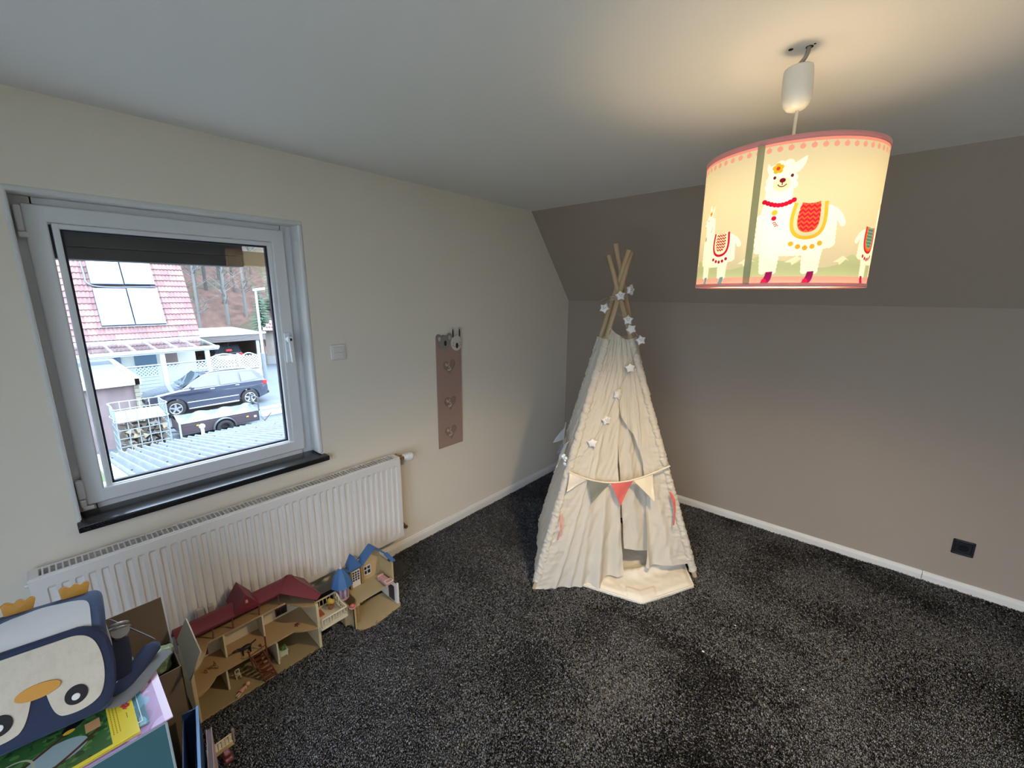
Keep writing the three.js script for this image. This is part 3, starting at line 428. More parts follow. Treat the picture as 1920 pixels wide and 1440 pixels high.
  const skirt = grid(160, 3, (s, v) => { const k = s * 4, i = Math.min(3, Math.floor(k)), f = k - i, [u, w] = i === 0 ? [f, 0] : i === 1 ? [1, f] : i === 2 ? [1 - f, 1] : [0, 1 - f]; const q = top(u, w); q.y *= 1 - v; q.y += 0.001; const cen = edge(0.5, 0.5); q.add(V(q.x - cen.x, 0, q.z - cen.z).normalize().multiplyScalar(0.006 * Math.sin(v * Math.PI))); return q; });
  const quilt = P(lin(0.78, 0.72, 0.62), 0.95, { side: THREE.DoubleSide, bumpMap: cottonBump, bumpScale: 0.0004 });
  part('quilt', [grid(110, 70, top), skirt], quilt, mat);
  part('piping', tube(Array.from({ length: 60 }, (_, i) => { const s = i / 59 * 2, u = s < 1 ? s : 1, v = s < 1 ? 0 : (s - 1) * 0.4; const q = top(u, v); q.y = 0.016; return q; }), 0.006, 160, 7), quilt, mat);

  // string of star lights
  const gar = thing('star_garland', 'string of white smiling star lights hung over the play tent', 'string lights');
  const starS = (r, k = 0.5) => poly(Array.from({ length: 10 }, (_, i) => { const a = i * Math.PI / 5 + Math.PI / 2, q = i % 2 ? r * k : r; return [Math.cos(a) * q, Math.sin(a) * q]; }));
  const starG = smooth(ex(starS(0.022, 0.56), 0.008, 0.006, 3).center(), 0.9);
  const starM = P(lin(0.78, 0.75, 0.73), 0.45), ink = M(lin(0.05, 0.045, 0.05), 0.8);
  const face = join([cyl(0.0022, 0.0022, 0.001, -0.006, 0.003, 0.0105, 8, Math.PI / 2), cyl(0.0022, 0.0022, 0.001, 0.006, 0.003, 0.0105, 8, Math.PI / 2), new THREE.TorusGeometry(0.005, 0.0008, 5, 10, Math.PI).rotateZ(Math.PI).translate(0, -0.002, 0.0105)]);
  const nc = V(0.45, 0.1, 0.89).normalize();
  const stars = [[apex.clone().add(V(0.045, 0.015, 0.065)), 0.2, 0.2, 1], [apex.clone().add(V(0.075, 0.045, 0.01)), 1.1, 0.9, 1], [front(0.402, 1.54, 0.03), -0.4, -0.3, 1], [front(0.543, 1.477, 0.03), 0.05, 0, 1], [front(0.559, 1.426, 0.035), 0.5, 0.2, 0], [front(0.621, 1.366, 0.03), 0.3, 0.2, 1], [front(0.556, 1.215, 0.035), 0.2, 0.1, 0], [front(0.482, 1.07, 0.035), 0.9, 0.8, 0], [front(0.414, 0.931, 0.035), 0.25, 0.5, 1], [front(0.331, 0.809, 0.04), 0.1, 0, 0]];
  const cordM = M(lin(0.5, 0.46, 0.4), 0.7);
  stars.forEach(([p, rz, ry, f]) => { const s = part('star', starG, starM, gar); s.position.copy(p); s.quaternion.setFromUnitVectors(V(0, 0, 1), nc).multiply(new THREE.Quaternion().setFromEuler(new THREE.Euler(0, ry, rz))); if (f) part('face', face, ink, s); });
  part('cord', tube([stars[2][0], apex.clone().add(V(-0.03, -0.02, 0.07)), stars[0][0], stars[1][0], apex.clone().add(V(0.02, -0.07, 0.07)), stars[3][0], stars[4][0], stars[5][0], front(0.59, 1.29, 0.028), stars[6][0], stars[7][0], stars[8][0], stars[9][0], front(0.27, 0.74, 0.03), front(0.21, 0.715, 0.04), front(0.19, 0.69, 0.0)].map(p => p.clone().addScaledVector(nc, -0.008)), 0.0013, 220, 5), cordM, gar);
  part('loose_end', tube([apex.clone().add(V(-0.04, 0.0, 0.055)), apex.clone().add(V(-0.075, -0.022, 0.085))], 0.0018, 6, 5), M(lin(0.4, 0.25, 0.18), 0.7), gar);
  // plastic battery clip where the string goes round the left pole
  const cl = []; for (let i = 0; i < 7; i++) cl.push(new THREE.SphereGeometry(0.008 + 0.004 * rnd(), 8, 6).translate(rr(-0.015, 0.015), rr(-0.035, 0.03), rr(-0.012, 0.012)));
  part('plastic_clip', cl, P(lin(0.75, 0.8, 0.85), 0.2), gar).position.copy(poleAt('FL', 0.70).add(V(-0.035, 0.0, 0.012)));

  // buntings
  const flag = (a, b, tip, m, parent, n) => { const w = b.clone().sub(a); const g = grid(12, 12, (u, v) => { const p = a.clone().addScaledVector(w, v / 2 + u * (1 - v)); const mid = a.clone().add(b).multiplyScalar(0.5); p.add(tip.clone().sub(mid).multiplyScalar(v)); return p.addScaledVector(n, 0.006 * Math.sin(u * 3 + v * 4) * (1 - v * 0.4) + 0.002 * N(u * 5, v * 5, a.x * 30)); }); return part('pennant', g, m, parent); };
  const fl = (r, g, b) => M(lin(r, g, b), 0.9, { side: THREE.DoubleSide, bumpMap: cottonBump, bumpScale: 0.0003 });
  const bun = thing('bunting', 'bunting with grey, coral and cream pennants across the tent front', 'bunting');
  const bc = u => { const t = (u - 0.19) / (0.805 - 0.19); return front(u, 0.655 - 0.075 * Math.sin(Math.PI * Math.pow(t, 0.9)) + 0.008 * t, 0.045); };
  part('cord', tube(Array.from({ length: 14 }, (_, i) => bc(0.19 + 0.615 * i / 13)), 0.0045, 60, 7), fl(0.74, 0.66, 0.54), bun);
  const dn = V(0, -0.006, 0);
  flag(bc(0.195).add(dn), bc(0.298).add(dn), front(0.178, 0.545, 0.05), fl(0.74, 0.66, 0.56), bun, nF);
  flag(bc(0.305).add(dn), bc(0.437).add(dn), front(0.325, 0.477, 0.05), fl(0.20, 0.205, 0.17), bun, nF);
  flag(bc(0.443).add(dn), bc(0.578).add(dn), front(0.50, 0.455, 0.05), fl(0.62, 0.13, 0.115), bun, nF);
  flag(bc(0.582).add(dn), bc(0.70).add(dn), front(0.70, 0.475, 0.07), fl(0.74, 0.66, 0.5), bun, nF);
  const bun2 = thing('bunting', 'grey and cream bunting on the left side of the tent facing the window', 'bunting');
  const AL = poleAt('BL', 0), nL = V().crossVectors(feet.FL.clone().sub(AL), poleAt('BL', 1.6).sub(AL)).normalize(); if (nL.dot(V(-1, 0, 0.3)) < 0) nL.negate();
  const side = (u, y, o = 0.03) => poleAt('BL', y).lerp(poleAt('FL', y), u).addScaledVector(nL, o), sc = u => side(u, 0.80 - 0.07 * Math.sin(Math.PI * u), 0.045);
  part('cord', tube(Array.from({ length: 10 }, (_, i) => sc(i / 9)), 0.004, 40, 7), fl(0.7, 0.64, 0.54), bun2);
  flag(sc(0.08).add(dn), sc(0.34).add(dn), side(0.16, 0.655, 0.10), fl(0.5, 0.52, 0.56), bun2, nL);
  flag(sc(0.36).add(dn), sc(0.62).add(dn), side(0.47, 0.62, 0.07), fl(0.25, 0.27, 0.28), bun2, nL);
  flag(sc(0.66).add(dn), sc(0.92).add(dn), side(0.8, 0.62, 0.06), fl(0.66, 0.64, 0.6), bun2, nL);
}
// ---------- large doll's house, open towards the room ----------
const cream = M(lin(0.62, 0.50, 0.30), 0.55), tan = M(lin(0.42, 0.28, 0.14), 0.6), maroon = M(lin(0.17, 0.022, 0.035), 0.5), ivory = M(lin(0.62, 0.55, 0.40), 0.55), darkIn = M(lin(0.02, 0.02, 0.024), 0.6), brown = M(lin(0.13, 0.035, 0.018), 0.5);
{
  const t = thing('doll_house', 'large toy house with dark red roof and open front before the radiator', 'doll house', [0, 0, 0]);
  const xf = 0.37, xb = 0.175, zr = 2.536, zl = 3.002, f1 = 0.122, f2 = 0.237;
  const slabCut = (y, d, b) => { // a floor whose front edge is scooped out between the side walls; drawn in (z, x)
    const s = new THREE.Shape(); s.moveTo(zr, xb); s.lineTo(zl, xb); s.lineTo(zl, xf); s.lineTo(zl - 0.015, xf); s.quadraticCurveTo(zl - 0.05, xf - d * 0.25, zl - 0.08, xf - d); s.lineTo(zr + 0.09, xf - d); s.quadraticCurveTo(zr + 0.05, xf - d * 0.2, zr + 0.012, xf); s.lineTo(zr, xf); s.closePath();
    const g = ex(s, 0.007, 0); const p = g.attributes.position, a = p.array; for (let i = 0; i < p.count; i++) { const z = p.getX(i), x = p.getY(i), h = p.getZ(i); p.setXYZ(i, x, y + h, z); } g.computeVertexNormals(); return g;
  };
  part('ground_floor', span(xb, xf, 0.001, 0.009, zr, zl, 0.002), M(lin(0.30, 0.23, 0.12), 0.6), t);
  part('upper_floor', slabCut(f1 - 0.007, 0.055), tan, t);
  part('attic_floor', slabCut(f2 - 0.007, 0.118), tan, t);
  const back = poly([[-zl, 0.009], [-zr, 0.009], [-zr, f2 + 0.01], [-zl, f2 + 0.01]]);
  const holes = [[2.90, 2.955, 0.045, 0.085], [2.915, 2.965, 0.132, 0.166], [2.60, 2.65, 0.134, 0.172], [2.73, 2.79, 0.03, 0.09], [2.575, 2.59, 0.15, 0.18]];
  for (const [a, b, c, d] of holes) { const h = new THREE.Path(); h.moveTo(-a, c); h.lineTo(-b, c); h.lineTo(-b, d); h.lineTo(-a, d); h.closePath(); back.holes.push(h); }
  part('back_wall', alongX(back, 0.006).translate(xb - 0.003, 0, 0), ivory, t);
  for (const [a, b, c, d] of holes.slice(0, 4)) { const w = part('window', [span(xb - 0.002, xb + 0.008, c, c + 0.004, a, b), span(xb - 0.002, xb + 0.008, d - 0.004, d, a, b), span(xb - 0.002, xb + 0.008, c, d, a, a + 0.004), span(xb - 0.002, xb + 0.008, c, d, b - 0.004, b), span(xb - 0.001, xb + 0.006, c, d, (a + b) / 2 - 0.0015, (a + b) / 2 + 0.0015)], brown, t); part('pane', span(xb - 0.004, xb - 0.002, c, d, a, b), darkIn, w); }
  const wallSide = (z, h, e) => alongX(poly([[-z - 0.004, 0], [-z + 0.004, 0], [-z + 0.004, h], [-z - 0.004, h]]), xf - xb).translate(xb, 0, 0);
  part('side_wall', [span(xb, xf - 0.012, 0.0, f2, zr - 0.004, zr + 0.004, 0.0015), span(xf - 0.014, xf + 0.003, 0, f2 + 0.002, zr - 0.006, zr + 0.006, 0.002)], cream, t);
  part('side_wall', [span(xb, xf - 0.012, 0.0, f2 + 0.02, zl - 0.004, zl + 0.004, 0.0015), span(xf - 0.014, xf + 0.003, 0, f2, zl - 0.006, zl + 0.006, 0.002)], cream, t);
  for (const [z, y0, y1, x1] of [[2.868, f1, f2 - 0.007, 0.252], [2.722, f1, f2 - 0.007, 0.252], [2.885, 0.009, f1 - 0.007, 0.30], [2.70, 0.009, f1 - 0.007, 0.325]]) part('partition', span(xb, x1, y0, y1, z - 0.0035, z + 0.0035, 0.0012), ivory, t);
  // roof: a steep front band over the open attic, a long rear slope, two dormers and a gable on the right
  const R = [[0.135, 0.262], [0.188, 0.318], [0.208, 0.322], [0.262, 0.302], [0.261, 0.295], [0.207, 0.314], [0.191, 0.31], [0.14, 0.256]];
  const roofG = (z0, z1, r) => { const s = poly(r.map(q => q)); const g = ex(s, z1 - z0, 0.001); return g.translate(0, 0, z0); };
  const roof = part('roof', [roofG(zr + 0.03, zl + 0.012, R)], maroon, t);
  for (const z of [2.975, 2.90, 2.83, 2.73, 2.65, 2.60]) part('roof_strut', bar(V(0.252, 0.298, z), V(0.246, f2, z), 0.003, 6), M(lin(0.2, 0.06, 0.05), 0.6), roof);
  const dorm = (zc, w, h, x0, y0) => [place(ex(poly([[-w, 0], [0, h], [w, 0]]), 0.12, 0.001).rotateY(Math.PI / 2), x0, y0, zc)];
  part('dormer', dorm(2.775, 0.045, 0.066, 0.145, 0.308), maroon, roof);
  part('dormer_finial', cyl(0.006, 0.004, 0.012, 0.266, 0.345, 2.775, 8), M(lin(0.45, 0.3, 0.25), 0.5), roof);
  part('gable_roof', [...slab(V(0.20, 0.33, 2.585), V(0.262, 0.302, 2.65), V(0.37, 0.255, 2.535), V(0.345, 0.252, 2.505), 0.005), ...slab(V(0.20, 0.33, 2.585), V(0.345, 0.252, 2.505), V(0.16, 0.243, 2.505), V(0.14, 0.262, 2.56), 0.005), ...slab(V(0.14, 0.262, 2.66), V(0.2, 0.33, 2.585), V(0.14, 0.262, 2.56), V(0.13, 0.255, 2.6), 0.004)], maroon, roof);
  part('attic_back', span(0.18, 0.185, f2, 0.30, zr + 0.07, zl - 0.01), M(lin(0.09, 0.03, 0.03), 0.6), roof);
  part('chimney', [span(0.13, 0.15, 0.25, 0.325, 2.90, 2.925, 0.002), span(0.13, 0.15, 0.25, 0.32, 2.865, 2.885, 0.002)], M(lin(0.45, 0.4, 0.4), 0.6), roof);
  // balcony on the right side
  const bal = part('balcony', [span(0.26, 0.40, f1 - 0.012, f1 - 0.002, 2.41, zr, 0.003), span(0.27, 0.39, f1 - 0.02, f1 - 0.012, 2.43, zr, 0.003)], ivory, t);
  const rail = (a, b, n, arch = 0) => { const g = [tube(Array.from({ length: 9 }, (_, i) => { const q = a.clone().lerp(b, i / 8); q.y += arch * Math.sin(i / 8 * Math.PI); return q; }), 0.0042, 20, 6), beam(a.clone().setY(f1 + 0.004), b.clone().setY(f1 + 0.004), 0.006, 0.006)]; part('railing', g, ivory, bal); const bg = cyl(0.002, 0.002, 1, 0, 0.5, 0, 6); for (let i = 0; i <= n; i++) { const q = a.clone().lerp(b, i / n), o = part('baluster', bg, ivory, bal); o.position.set(q.x, f1, q.z); o.scale.set(1, q.y - f1 + arch * Math.sin(i / n * Math.PI), 1); } };
  rail(V(0.397, f1 + 0.042, zr - 0.006), V(0.397, f1 + 0.042, 2.413), 9); rail(V(0.397, f1 + 0.042, 2.413), V(0.33, f1 + 0.042, 2.413), 4); rail(V(0.33, f1 + 0.042, 2.413), V(0.263, f1 + 0.042, 2.413), 4, 0.02); rail(V(0.263, f1 + 0.042, 2.413), V(0.263, f1 + 0.042, zr - 0.02), 6);
  part('terracotta_floor', span(0.275, 0.32, f1 - 0.001, f1 + 0.004, 2.485, 2.525), M(lin(0.4, 0.1, 0.07), 0.7), bal);
  // stairs
  const st = part('staircase', [bar(V(0.29, f1 + 0.01, 2.80), V(0.372, 0.004, 2.772), 0.0035, 6), bar(V(0.29, f1 + 0.01, 2.755), V(0.372, 0.004, 2.727), 0.0035, 6), bar(V(0.335, 0.07, 2.80), V(0.335, 0.16, 2.81), 0.003, 6), bar(V(0.335, 0.07, 2.745), V(0.335, 0.19, 2.745), 0.003, 6), bar(V(0.335, 0.14, 2.80), V(0.335, 0.15, 2.745), 0.002, 6)], brown, t, 'dark brown open staircase');
  for (let i = 0; i < 8; i++) { const k = (i + 0.5) / 8, s = part('step', bx(0.014, 0.003, 0.045), brown, st); s.position.set(0.29 + 0.082 * k, f1 + 0.004 - (f1 - 0.006) * k, 2.778 - 0.028 * k); }

  // things in and on the house
  const horse = thing('toy_horse', 'small black toy horse lying on the upper floor of the doll house', 'toy', [0.265, f1, 2.80]);
  const hb = M(lin(0.012, 0.01, 0.012), 0.5);
  part('body', [place(new THREE.SphereGeometry(1, 12, 8).scale(0.011, 0.009, 0.022), 0, 0.012, 0), bar(V(0, 0.014, 0.018), V(0.004, 0.024, 0.034), 0.006, 8, 0.004), place(new THREE.SphereGeometry(1, 8, 6).scale(0.005, 0.005, 0.011), 0.006, 0.023, 0.042)], hb, horse);
  for (const [z, x] of [[0.014, 0.012], [0.01, -0.006], [-0.014, 0.012], [-0.012, -0.006]]) part('leg', bar(V(x * 0.4, 0.008, z), V(x + 0.02, 0.004, z + 0.006), 0.0028, 6, 0.002), hb, horse);
  part('tail', tube([V(0, 0.016, -0.02), V(0.004, 0.022, -0.03), V(0.01, 0.03, -0.036)], 0.003, 8, 6), hb, horse);
  const doll = thing('toy_doll', 'tiny doll in pink dress lying on the ground floor of the doll house', 'toy', [0.345, 0.009, 2.845], null, 0.5);
  part('dress', bar(V(0, 0.009, -0.008), V(0, 0.007, 0.02), 0.005, 10, 0.01), M(lin(0.55, 0.25, 0.22), 0.8), doll);
  part('head', new THREE.SphereGeometry(0.009, 12, 10).translate(0, 0.01, -0.018), M(lin(0.6, 0.35, 0.2), 0.7), doll);
  part('leg', bar(V(0.004, 0.005, 0.02), V(0.005, 0.004, 0.038), 0.003, 6), M(lin(0.6, 0.42, 0.32), 0.7), doll); part('leg', bar(V(-0.004, 0.005, 0.02), V(-0.005, 0.004, 0.036), 0.003, 6), M(lin(0.6, 0.42, 0.32), 0.7), doll);
  part('arm', bar(V(0.004, 0.009, -0.006), V(0.014, 0.012, 0.004), 0.0025, 6), M(lin(0.6, 0.42, 0.32), 0.7), doll);
  const cr = thing('toy_flower_box', 'mint toy planter with green leaves on the doll house ground floor', 'toy', [0.29, 0.009, 2.672]);
  part('box', [span(-0.014, 0.014, 0.008, 0.032, -0.018, 0.018, 0.002), span(-0.016, 0.016, 0.028, 0.033, -0.02, 0.02, 0.001)], M(lin(0.45, 0.5, 0.4), 0.6), cr);
  for (const [x, z] of [[0.011, 0.015], [0.011, -0.015], [-0.011, 0.015], [-0.011, -0.015]]) part('leg', bx(0.004, 0.009, 0.004, x, 0.0045, z), M(lin(0.45, 0.5, 0.4), 0.6), cr);
  part('leaves', Array.from({ length: 9 }, () => new THREE.SphereGeometry(1, 7, 5).scale(0.006, 0.008, 0.006).translate(rr(-0.009, 0.009), 0.038 + rr(-0.002, 0.006), rr(-0.013, 0.013))), M(lin(0.05, 0.16, 0.03), 0.8), cr);
  const ch = thing('toy_chair', 'little white toy chair on the doll house ground floor', 'toy', [0.262, 0.009, 2.842]);
  part('seat', span(-0.009, 0.009, 0.014, 0.017, -0.009, 0.009, 0.001), ivory, ch); part('backrest', [span(-0.009, -0.007, 0.017, 0.036, -0.009, -0.006), span(-0.009, -0.007, 0.017, 0.036, 0.006, 0.009), span(-0.009, -0.007, 0.032, 0.036, -0.009, 0.009)], ivory, ch);
  for (const [x, z] of [[1, 1], [1, -1], [-1, 1], [-1, -1]]) part('leg', bx(0.0025, 0.014, 0.0025, x * 0.0075, 0.007, z * 0.0075), ivory, ch);
  const tb = thing('toy_armchair', 'dark wooden toy armchair behind the doll house staircase', 'toy', [0.27, 0.009, 2.735]);
  part('seat', rb(0.026, 0.012, 0.026, 0.003, 0, 0.014, 0), tan, tb); part('backrest', rb(0.006, 0.03, 0.026, 0.002, -0.013, 0.026, 0), tan, tb); part('armrest', rb(0.026, 0.012, 0.005, 0.002, 0, 0.024, 0.013), tan, tb); part('armrest', rb(0.026, 0.012, 0.005, 0.002, 0, 0.024, -0.013), tan, tb); part('foot', [bx(0.022, 0.008, 0.022, 0, 0.004, 0)], brown, tb);
  const ring = thing('toy_tricycle', 'tan toy tricycle on the upper floor of the doll house', 'toy', [0.28, f1, 2.925]);
  part('wheel', new THREE.TorusGeometry(0.012, 0.0022, 6, 18).rotateY(0.6).translate(0, 0.0145, -0.012), tan, ring); part('wheel', new THREE.TorusGeometry(0.008, 0.002, 6, 16).rotateY(0.6).translate(-0.004, 0.01, 0.02), tan, ring);
  part('frame', [bar(V(0, 0.0145, -0.012), V(-0.002, 0.022, 0.004), 0.0018, 6), bar(V(-0.002, 0.022, 0.004), V(-0.004, 0.01, 0.02), 0.0018, 6), bar(V(-0.01, 0.03, -0.008), V(0.01, 0.03, -0.01), 0.0016, 6)], brown, ring);
  const btn = thing('toy_crab', 'small dark red toy crumpled on the doll house upper floor', 'toy', [0.29, f1, 2.60]);
  part('body', new THREE.SphereGeometry(1, 10, 8).scale(0.009, 0.004, 0.008).translate(0, 0.004, 0), M(lin(0.14, 0.03, 0.03), 0.6), btn); for (const a of [0.3, 1.4, 2.6, 4, 5.2]) part('claw', bar(V(0, 0.004, 0), V(Math.cos(a) * 0.013, 0.002, Math.sin(a) * 0.012), 0.002, 5), M(lin(0.14, 0.03, 0.03), 0.6), btn);
  const urn = thing('toy_pot', 'yellow toy pot with plant on the doll house balcony', 'toy', [0.30, f1 - 0.002, 2.445]);
  part('pot', new THREE.LatheGeometry([[0, 0], [0.012, 0], [0.016, 0.022], [0.018, 0.024], [0, 0.02]].map(a => new THREE.Vector2(...a)), 16), M(lin(0.3, 0.13, 0.05), 0.7), urn); part('plant', Array.from({ length: 6 }, () => new THREE.SphereGeometry(0.012, 8, 6).translate(rr(-0.008, 0.008), 0.036 + rr(-0.005, 0.008), rr(-0.008, 0.008))), M(lin(0.6, 0.42, 0.08), 0.7), urn);
}
// ---------- small doll's house with blue roof ----------
{
  const t = thing('doll_house', 'small toy house with blue turret roof beside the larger one', 'doll house', [0, 0, 0]);
  const blue = M(lin(0.05, 0.14, 0.33), 0.55), sand = M(lin(0.47, 0.34, 0.17), 0.6), plank = M(lin(0.42, 0.33, 0.19), 0.6), lilac = M(lin(0.45, 0.38, 0.46), 0.6), white = M(lin(0.66, 0.62, 0.58), 0.5), pink = M(lin(0.55, 0.30, 0.29), 0.6);
  const f1 = 0.13, f2 = 0.235, flat = (pts, y, h) => { const g = ex(poly(pts), h, 0), p = g.attributes.position; for (let i = 0; i < p.count; i++) { const z = p.getX(i), x = p.getY(i), k = p.getZ(i); p.setXYZ(i, x, y + k, z); } g.computeVertexNormals(); return g; };
  part('ground_floor', flat([[2.14, 0.27], [2.37, 0.24], [2.375, 0.40], [2.35, 0.432], [2.30, 0.445], [2.14, 0.425], [2.128, 0.405]].map(([z, x]) => [z, x]), 0.001, 0.012), plank, t);
  part('upper_floor', flat([[2.145, 0.24], [2.385, 0.23], [2.385, 0.38], [2.145, 0.37]], f1 - 0.008, 0.008), plank, t);
  const ws = [[2.20, 2.235, 0.16, 0.205], [2.19, 2.225, 0.055, 0.09]], bw = poly([[-2.385, 0.012], [-2.14, 0.012], [-2.14, f2 + 0.03], [-2.19, 0.30], [-2.24, f2 + 0.03], [-2.385, f2 + 0.03]]);
  for (const [a, b, c, d] of ws) { const h = new THREE.Path(); h.moveTo(-a, c); h.lineTo(-b, c); h.lineTo(-b, d); h.lineTo(-a, d); h.closePath(); bw.holes.push(h); }
  part('back_wall', alongX(bw, 0.006).translate(0.243, 0, 0), sand, t);
  for (const [a, b, c, d] of ws) { const w = part('window', [span(0.245, 0.253, c, d, a - 0.004, a), span(0.245, 0.253, c, d, b, b + 0.004), span(0.245, 0.253, c - 0.004, c, a, b), span(0.245, 0.253, d, d + 0.004, a, b), span(0.246, 0.25, c, d, (a + b) / 2 - 0.0015, (a + b) / 2 + 0.0015), span(0.246, 0.25, (c + d) / 2 - 0.0015, (c + d) / 2 + 0.0015, a, b)], white, t); part('pane', span(0.243, 0.245, c, d, a, b), darkIn, w); }
  part('side_wall', [span(0.245, 0.37, f1, f2, 2.14, 2.146), span(0.365, 0.374, f1, 0.25, 2.138, 2.148)], sand, t); part('side_wall', [span(0.25, 0.40, 0.012, f1 - 0.008, 2.138, 2.144), span(0.395, 0.404, 0.012, f1, 2.132, 2.142)], white, t);
  part('side_wall', span(0.24, 0.40, 0.012, f1 - 0.008, 2.372, 2.378), sand, t);
  part('corner_post', [span(0.385, 0.395, 0.012, f1, 2.368, 2.378)], sand, t);
  // glazed door upstairs and a white door below
  const gl = [span(0.256, 0.262, f1, 0.222, 2.265, 2.31)]; part('door', gl, white, t); for (let i = 0; i < 3; i++) for (let j = 0; j < 4; j++) part('door_pane', span(0.2615, 0.2635, 0.165 + j * 0.014, 0.174 + j * 0.014, 2.27 + i * 0.0135, 2.279 + i * 0.0135), darkIn, t);
  part('door', span(0.256, 0.262, 0.02, 0.075, 2.285, 2.33), white, t); part('door_frame', [span(0.252, 0.268, f1, 0.24, 2.312, 2.322), span(0.252, 0.268, f1, 0.24, 2.25, 2.26), span(0.252, 0.268, 0.012, 0.115, 2.265, 2.278)], M(lin(0.3, 0.19, 0.06), 0.6), t);
  part('mirror_door', span(0.33, 0.38, 0.02, 0.105, 2.1435, 2.147), M(lin(0.03, 0.02, 0.03), 0.4), t);
  // roofs
  part('roof', [beam(V(0.262, 0.315, 2.19), V(0.262, 0.243, 2.122), 0.06, 0.006), beam(V(0.262, 0.315, 2.19), V(0.262, 0.255, 2.262), 0.06, 0.006), span(0.235, 0.285, 0.245, 0.258, 2.25, 2.36, 0.003), place(ex(poly([[-0.034, 0], [0, 0.06], [0.034, 0]]), 0.045, 0.001).rotateY(Math.PI / 2), 0.238, 0.255, 2.30), beam(V(0.30, 0.262, 2.135), V(0.375, 0.248, 2.135), 0.02, 0.006)], blue, t);
  const tw = new THREE.LatheGeometry([[0.066, 0], [0.06, 0.012], [0.044, 0.055], [0.018, 0.09], [0.008, 0.1], [0.0, 0.102]].map(a => new THREE.Vector2(...a)), 8).scale(0.82, 0.9, 0.82).translate(0.285, 0.205, 2.375); part('turret_roof', toCreasedNormals(tw, 0.3), blue, t); part('turret_finial', [cyl(0.008, 0.006, 0.012, 0.285, 0.297, 2.375, 8), cyl(0.003, 0.001, 0.025, 0.285, 0.315, 2.375, 6)], white, t);
  part('turret', cyl(0.03, 0.03, 0.085, 0.285, 0.165, 2.375, 8), lilac, t); for (let i = 0; i < 8; i++) part('turret_window', rb(0.012, 0.05, 0.003, 0.003, 0.285 + Math.sin((i + 0.5) * Math.PI / 4) * 0.028, 0.165, 2.375 + Math.cos((i + 0.5) * Math.PI / 4) * 0.028, 0, (i + 0.5) * Math.PI / 4, 0), M(lin(0.22, 0.12, 0.2), 0.5), t);
  part('turret_base', flat([[2.34, 0.25], [2.405, 0.25], [2.405, 0.34], [2.385, 0.385], [2.34, 0.385]], f1 - 0.012, 0.012), sand, t); part('turret_foot', flat([[2.34, 0.26], [2.40, 0.26], [2.40, 0.34], [2.34, 0.37]], 0.001, f1 - 0.013), tan, t);
  // canopy over the lower right door
  const cn = thing('toy_bed', 'pink toy bed standing on the upper floor of the small doll house', 'toy', [0.345, f1, 2.172]);
  part('mattress', rb(0.085, 0.014, 0.036, 0.003, 0, 0.012, 0), pink, cn); part('headboard', rb(0.004, 0.026, 0.038, 0.0015, -0.043, 0.014, 0), pink, cn); part('rail', [bar(V(0.02, 0.024, -0.018), V(0.045, 0.024, -0.018), 0.0018, 6), bar(V(0.02, 0.024, 0.018), V(0.045, 0.024, 0.018), 0.0018, 6), bar(V(0.02, 0.024, -0.018), V(0.02, 0.024, 0.018), 0.0018, 6), bar(V(0.045, 0.024, -0.018), V(0.045, 0.024, 0.018), 0.0018, 6)], white, cn); for (const [x, z] of [[1, 1], [1, -1], [-1, 1], [-1, -1]]) part('leg', bx(0.004, 0.006, 0.004, x * 0.038, 0.003, z * 0.015), white, cn);
  const pot = thing('toy_teapot', 'tiny red and white toy pot on the ledge of the small doll house', 'toy', [0.385, f1, 2.378]);
  part('pot', new THREE.LatheGeometry([[0, 0], [0.008, 0], [0.012, 0.008], [0.009, 0.014], [0.003, 0.016], [0, 0.018]].map(a => new THREE.Vector2(...a)), 14), M(lin(0.55, 0.12, 0.1), 0.5), pot); part('saucer', cyl(0.016, 0.018, 0.002, 0, 0.001, 0, 16), pink, pot);
}
// broken-off toy balcony and a red toy on the carpet
{
  const t = thing('toy_railing', 'loose tan toy balcony with railing lying on the carpet', 'toy', [0.545, 0.004, 2.985], null, 0.06);
  part('base', rb(0.03, 0.022, 0.085, 0.003, 0, 0.012, 0), cream, t); const up = part('rail', [bar(V(0.012, 0.052, -0.04), V(0.012, 0.052, 0.04), 0.0028, 6)], cream, t); for (let i = 0; i < 8; i++) part('baluster', bar(V(0.012, 0.022, -0.038 + i * 0.0109), V(0.012, 0.052, -0.038 + i * 0.0109), 0.0018, 6), cream, up);
  part('newel_post', [rb(0.008, 0.05, 0.008, 0.002, 0.012, 0.035, -0.042), new THREE.SphereGeometry(0.006, 8, 6).translate(0.012, 0.064, -0.042)], M(lin(0.3, 0.25, 0.22), 0.6), t);
  const r = thing('toy_car', 'small dark red toy on the carpet near the bottom edge', 'toy', [0.60, 0.006, 2.975]);
  part('body', [rb(0.05, 0.014, 0.026, 0.005, 0, 0.014, 0), rb(0.026, 0.014, 0.022, 0.005, -0.004, 0.025, 0)], M(lin(0.16, 0.03, 0.025), 0.4), r); for (const [x, z] of [[1, 1], [1, -1], [-1, 1], [-1, -1]]) part('wheel', cyl(0.007, 0.007, 0.005, x * 0.016, 0.007, z * 0.013, 12, Math.PI / 2), darkIn, r);
}

// crumbs of paper on the carpet
for (const [x, z, r, label] of [[1.719, 1.392, 0.0045, 'larger white paper crumb on the carpet right of the tent mat'], [2.094, 1.317, 0.003, 'small white paper crumb furthest right on the carpet'], [1.789, 1.123, 0.003, 'small white paper crumb on the carpet nearest the tent']]) single('paper_crumb', new THREE.IcosahedronGeometry(r, 1).scale(1.4, 0.6, 0.9).translate(x, 0.013, z), M(lin(0.75, 0.74, 0.7), 0.8), label, 'crumb');
